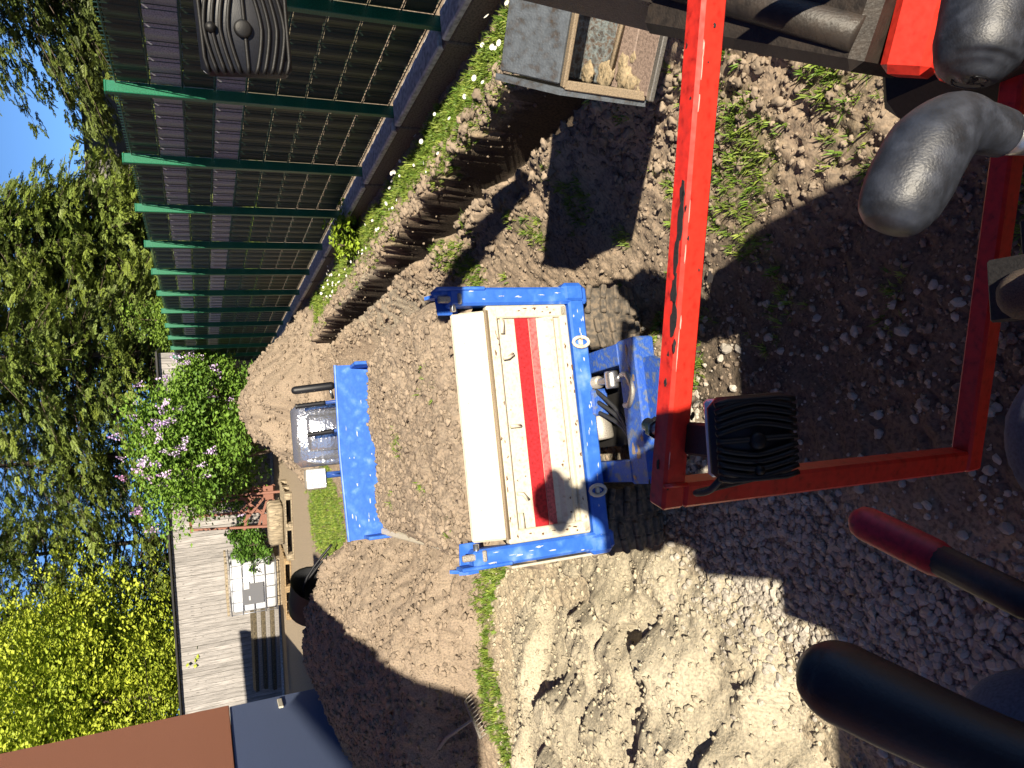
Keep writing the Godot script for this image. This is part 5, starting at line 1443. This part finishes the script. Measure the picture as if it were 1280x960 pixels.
func make_cover() -> void:
	var r := RandomNumberGenerator.new()
	r.seed = 77
	var tufts: Array[Mesh] = [blade_tuft(8, 1.0, 1), blade_tuft(7, 1.0, 2), blade_tuft(9, 1.0, 3)]
	var lists := [[], [], []]
	var cols := [[], [], []]
	var regions := [[Rect2(-0.3, -6.2, 2.9, 4.9), 26000, 0.05], [Rect2(0.3, -14, 2.4, 9), 16000, 0.055], [Rect2(-3.8, -6.8, 2.7, 1.9), 5500, 0.065], [Rect2(-3.4, -13.8, 3.2, 5.2), 11000, 0.06], [Rect2(-3, -24, 9, 5), 3000, 0.15]]
	for q in regions:
		var rc: Rect2 = q[0]
		for i in q[1]:
			var x := rc.position.x + r.randf() * rc.size.x
			var z := rc.position.y + r.randf() * rc.size.y
			if r.randf() > grass_amount(x, z): continue
			if absf(x - pw(z, TRENCH)) < pw(z, TRENCH_W) + 0.04: continue
			var k := r.randi() % 3
			var s: float = q[2] * r.randf_range(0.5, 1.35)
			if fence_t(x, z) < 0.5: s *= 1.3
			lists[k].append(Transform3D(Basis.from_euler(Vector3(r.randfn() * 0.15, r.randf() * TAU, r.randfn() * 0.15)).scaled(Vector3(s * 1.2, s, s * 1.2)), Vector3(x, ground_h(x, z) - 0.004, z)))
			cols[k].append(Color(0.1, 0.19, 0.018).lerp(Color(0.28, 0.34, 0.06), pow(r.randf(), 1.3)) * r.randf_range(0.7, 1.15))
	var t := thing("grass", "ragged short green grass along the kerb, between the heaps and in tufts on the soil", "grass")
	t.set_meta("kind", "stuff")
	for k in 3: multi("blades", tufts[k], M.grass, lists[k], cols[k], t)
	# a few sprigs of grass on the load and the heaps
	var sp := []
	var spc := []
	for i in 38:
		var c: Vector2 = [Vector2(-0.28, -4.2), Vector2(-0.56, -3.75), Vector2(-0.62, -4.5), Vector2(0.05, -3.6), Vector2(-0.62, -3.45)][i % 5]
		var p := Vector2(c.x + r.randfn() * 0.05, c.y + r.randfn() * 0.05)
		var u := clampf(-(p.y + 3.2) / 2.36, 0, 1)
		sp.append(Transform3D(Basis.from_euler(Vector3(r.randfn() * 0.6, r.randf() * TAU, r.randfn() * 0.6)).scaled(Vector3.ONE * 0.055), Vector3(p.x, 1.15 + 0.14 * sin(PI * pow(u, 0.8)) - 0.06 * u - 0.01, p.y)))
		spc.append(Color(0.16, 0.24, 0.03))
	tag(multi("grass_sprigs", tufts[0], M.grass, sp, spc), "sprigs of uprooted grass sticking out of the soil in the dumper", "grass", "", "stuff")
	# daisies along the kerb
	var st := surf(false)
	for k in 9:
		var a := TAU * k / 9
		poly(st, [Vector3.ZERO, Vector3(cos(a) * 1.0, 0.25, sin(a) * 1.0), Vector3(cos(a + 0.6) * 1.0, 0.25, sin(a + 0.6) * 1.0)], Vector3.UP)
	st.generate_normals()
	var dl := []
	var dc := []
	for i in 64:
		var z := lerpf(-3.4, -10.5, pow(r.randf(), 1.3))
		var x := fx(z) - r.randf_range(0.24, 0.72)
		dl.append(Transform3D(Basis.from_euler(Vector3(0.5 + r.randfn() * 0.3, 0, r.randfn() * 0.3)).scaled(Vector3.ONE * r.randf_range(0.011, 0.02)), Vector3(x, ground_h(x, z) + r.randf_range(0.04, 0.1), z)))
		dc.append(Color(0.75, 0.74, 0.68))
	tag(multi("daisies", st.commit(), M.petal, dl, dc), "scattered small white daisies in the grass along the kerb", "flowers", "", "stuff")
	# clods, stones
	var clod_area := func(q: RandomNumberGenerator) -> Vector2:
		var x := q.randf_range(-0.9, 2.2)
		var z := -1.3 - 9.5 * pow(q.randf(), 1.5)
		if fence_t(x, z) < 0.45: return Vector2.INF
		if absf(x - pw(z, TRENCH)) < pw(z, TRENCH_W): return Vector2.INF
		if x < -0.2 and z > -3.4: return Vector2.INF
		return Vector2(x, z)
	scatter("soil_clods", "small clods of brown soil strewn over the dug ground", "soil", 16000, clod_area, ground_h, Vector2(0.003, 0.014), brown, M.clod, 1)
	var edge_area := func(q: RandomNumberGenerator) -> Vector2:
		var z := -2.6 - 9.0 * pow(q.randf(), 1.4)
		var x := pw(z, TRENCH) + ((0.2 + absf(q.randfn()) * 0.09) if q.randf() < 0.75 else (-0.27 + q.randfn() * 0.1))
		return Vector2(x, z)
	scatter("trench_clods", "larger crumbled clods along both edges of the trench", "soil", 4200, edge_area, ground_h, Vector2(0.005, 0.034), brown, M.clod, 2)
	var ridge_area := func(q: RandomNumberGenerator) -> Vector2:
		var z := q.randf_range(-3.3, -1.3)
		return Vector2(1.12 + 0.1 * (z + 2.2) + q.randfn() * 0.13, z)
	scatter("ridge_clods", "lumpy clods in the ridge pushed up beside the tread marks", "soil", 700, ridge_area, ground_h, Vector2(0.005, 0.024), brown, M.clod, 7)
	var heap_area := func(q: RandomNumberGenerator) -> Vector2:
		return Vector2(q.randf_range(-4.6, -1.5), q.randf_range(-11.2, -6.1))
	scatter("heap_clods", "clods of soil on the heap beside the house wall", "soil", 9500, heap_area, heap_h, Vector2(0.004, 0.03), brown, M.clod, 3)
	var mound_area := func(q: RandomNumberGenerator) -> Vector2:
		var a := q.randf() * TAU
		var d := sqrt(q.randf())
		return Vector2(0.05 + cos(a) * d * 1.5, -12.6 + sin(a) * d * 1.8)
	scatter("mound_clods", "clods of soil on the mound at the fence end", "soil", 3500, mound_area, mound_h, Vector2(0.006, 0.034), brown, M.clod, 4)
	var sand_area := func(q: RandomNumberGenerator) -> Vector2:
		return Vector2(q.randf_range(-4.3, -0.85), q.randf_range(-6.0, -1.9))
	scatter("sand_lumps", "pale lumps of sandy grit over the sand heap", "sand", 9000, sand_area, func(x: float, z: float) -> float: return maxf(sand_h(x, z), ground_h(x, z)), Vector2(0.003, 0.019), sand_color, M.clod, 5)
	var gravel_area := func(q: RandomNumberGenerator) -> Vector2:
		var x := q.randf_range(-2.4, 0.3)
		var z := q.randf_range(-3.6, -1.0)
		var e := x + 0.35 * (z + 2.6) + 0.15 * n_mid.get_noise_2d(x * 1.5, z * 1.5)
		var dense := sst(-0.25, -0.6, e) * sst(-1.35, -1.0, e) * 0.95 + 0.04 * sst(-1.8, -1.2, x) + 0.1 * sst(-2.0, -1.4, z) * sst(-0.2, -0.6, x)
		if q.randf() > dense: return Vector2.INF
		return Vector2(x, z)
	var gcol := func(x: float, z: float) -> Color: return Color(0.36, 0.325, 0.275).lerp(Color(0.5, 0.46, 0.395), 0.5 + 0.5 * n_fine.get_noise_2d(x * 9, z * 9))
	scatter("gravel", "grey crushed gravel spread on the shaded ground in front of the machine", "gravel", 14000, gravel_area, func(x: float, z: float) -> float: return maxf(sand_h(x, z), ground_h(x, z)), Vector2(0.004, 0.022), gcol, M.stone, 6)

# ------------------------------------------------------------------
func _ready() -> void:
	var cam := Camera3D.new()
	cam.name = "camera"
	cam.near = 0.02
	cam.far = 400.0
	cam.fov = 54.88
	cam.keep_aspect = Camera3D.KEEP_HEIGHT
	var pitch := deg_to_rad(23.0)
	var roll := asin(0.0623)
	var f := Vector3(0, -sin(pitch), -cos(pitch))
	var d0 := Vector3(0, -cos(pitch), sin(pitch))
	var down := d0 * cos(roll) - Vector3.RIGHT * sin(roll)
	var rt := Vector3.RIGHT * cos(roll) + d0 * sin(roll)
	cam.transform = Transform3D(Basis(down, rt, -f), Vector3(0, 2.3, 0))
	add_child(cam)
	cam.current = true
	var we := WorldEnvironment.new()
	we.name = "world"
	var e := Environment.new()
	e.background_mode = Environment.BG_SKY
	var sm := ProceduralSkyMaterial.new()
	sm.sky_top_color = Color(0.1, 0.14, 0.27)
	sm.sky_horizon_color = Color(0.45, 0.67, 0.94)
	sm.sky_curve = 0.15
	sm.ground_bottom_color = Color(0.12, 0.1, 0.08)
	sm.ground_horizon_color = Color(0.28, 0.29, 0.3)
	sm.sun_angle_max = 4.0
	var sky := Sky.new()
	sky.sky_material = sm
	e.sky = sky
	e.tonemap_mode = Environment.TONE_MAPPER_LINEAR
	e.tonemap_exposure = 2.2
	e.sdfgi_enabled = true
	e.ssao_enabled = true
	e.ssil_enabled = true
	we.environment = e
	add_child(we)
	var sun := DirectionalLight3D.new()
	sun.name = "sun"
	var el := deg_to_rad(28.5)
	var az := deg_to_rad(-9.4)
	var dir := Vector3(cos(el) * sin(az), -sin(el), -cos(el) * cos(az))
	sun.basis = Basis.looking_at(dir)
	sun.light_energy = 1.6
	sun.light_color = Color(1.0, 0.95, 0.86)
	sun.light_angular_distance = 0.5
	sun.shadow_enabled = true
	add_child(sun)

	rng.seed = 11
	n_low = noise(1, 0.25)
	n_mid = noise(2, 1.0, 3)
	n_fine = noise(3, 13.0, 2)
	n_cell = noise(4, 9.0, 1, FastNoiseLite.TYPE_CELLULAR)
	make_materials()
	make_rocks()
	# the ground, one sheet to the horizon
	var xs := lines([[-250, -40, 30], [-40, -10, 5], [-10, -3.3, 0.09], [-3.3, 0.8, 0.024], [0.8, 1.6, 0.012], [1.6, 2.5, 0.024], [2.5, 4.2, 0.1], [4.2, 20, 2], [20, 250, 30]])
	var zs := lines([[-300, -60, 30], [-60, -21, 3], [-21, -12.6, 0.09], [-12.6, -7.2, 0.045], [-7.2, -1.0, 0.024], [-1.0, 1.2, 0.12], [1.2, 20, 2], [20, 150, 30]])
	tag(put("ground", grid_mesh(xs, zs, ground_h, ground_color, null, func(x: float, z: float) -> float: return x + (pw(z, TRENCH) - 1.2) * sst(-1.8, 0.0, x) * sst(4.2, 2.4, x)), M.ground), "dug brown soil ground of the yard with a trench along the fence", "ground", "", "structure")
	make_house()
	make_timber_wall()
	make_fence()
	# heaps
	var over := func(a: Vector3, b: Vector3) -> bool: return maxf(a.y, b.y) > base_h(a.x, a.z) - 0.12
	tag(put("sand_heap", grid_mesh(lines([[-4.9, -0.7, 0.02]]), lines([[-6.2, -1.4, 0.021]]), sand_h, sand_color, func(a: Vector3, b: Vector3) -> bool: return maxf(a.y, b.y) > -0.09), M.soil), "heap of pale sand and grit with slabs cut by the bucket, beside the dumper", "sand heap")
	tag(put("soil_heap", grid_mesh(lines([[-5.0, -1.1, 0.026]]), lines([[-12.2, -5.7, 0.03]]), heap_h, brown, over), M.soil), "broad heap of brown soil beside the house wall, half in its shade", "soil heap")
	tag(put("soil_mound", grid_mesh(lines([[-1.9, 1.9, 0.035]]), lines([[-14.6, -10.4, 0.035]]), mound_h, brown, over), M.soil), "rounded brown soil mound behind the dumper seat at the fence end", "soil heap")
	make_back_yard()
	make_dumper()
	make_excavator()
	make_person()
	make_plants()
	make_cover()
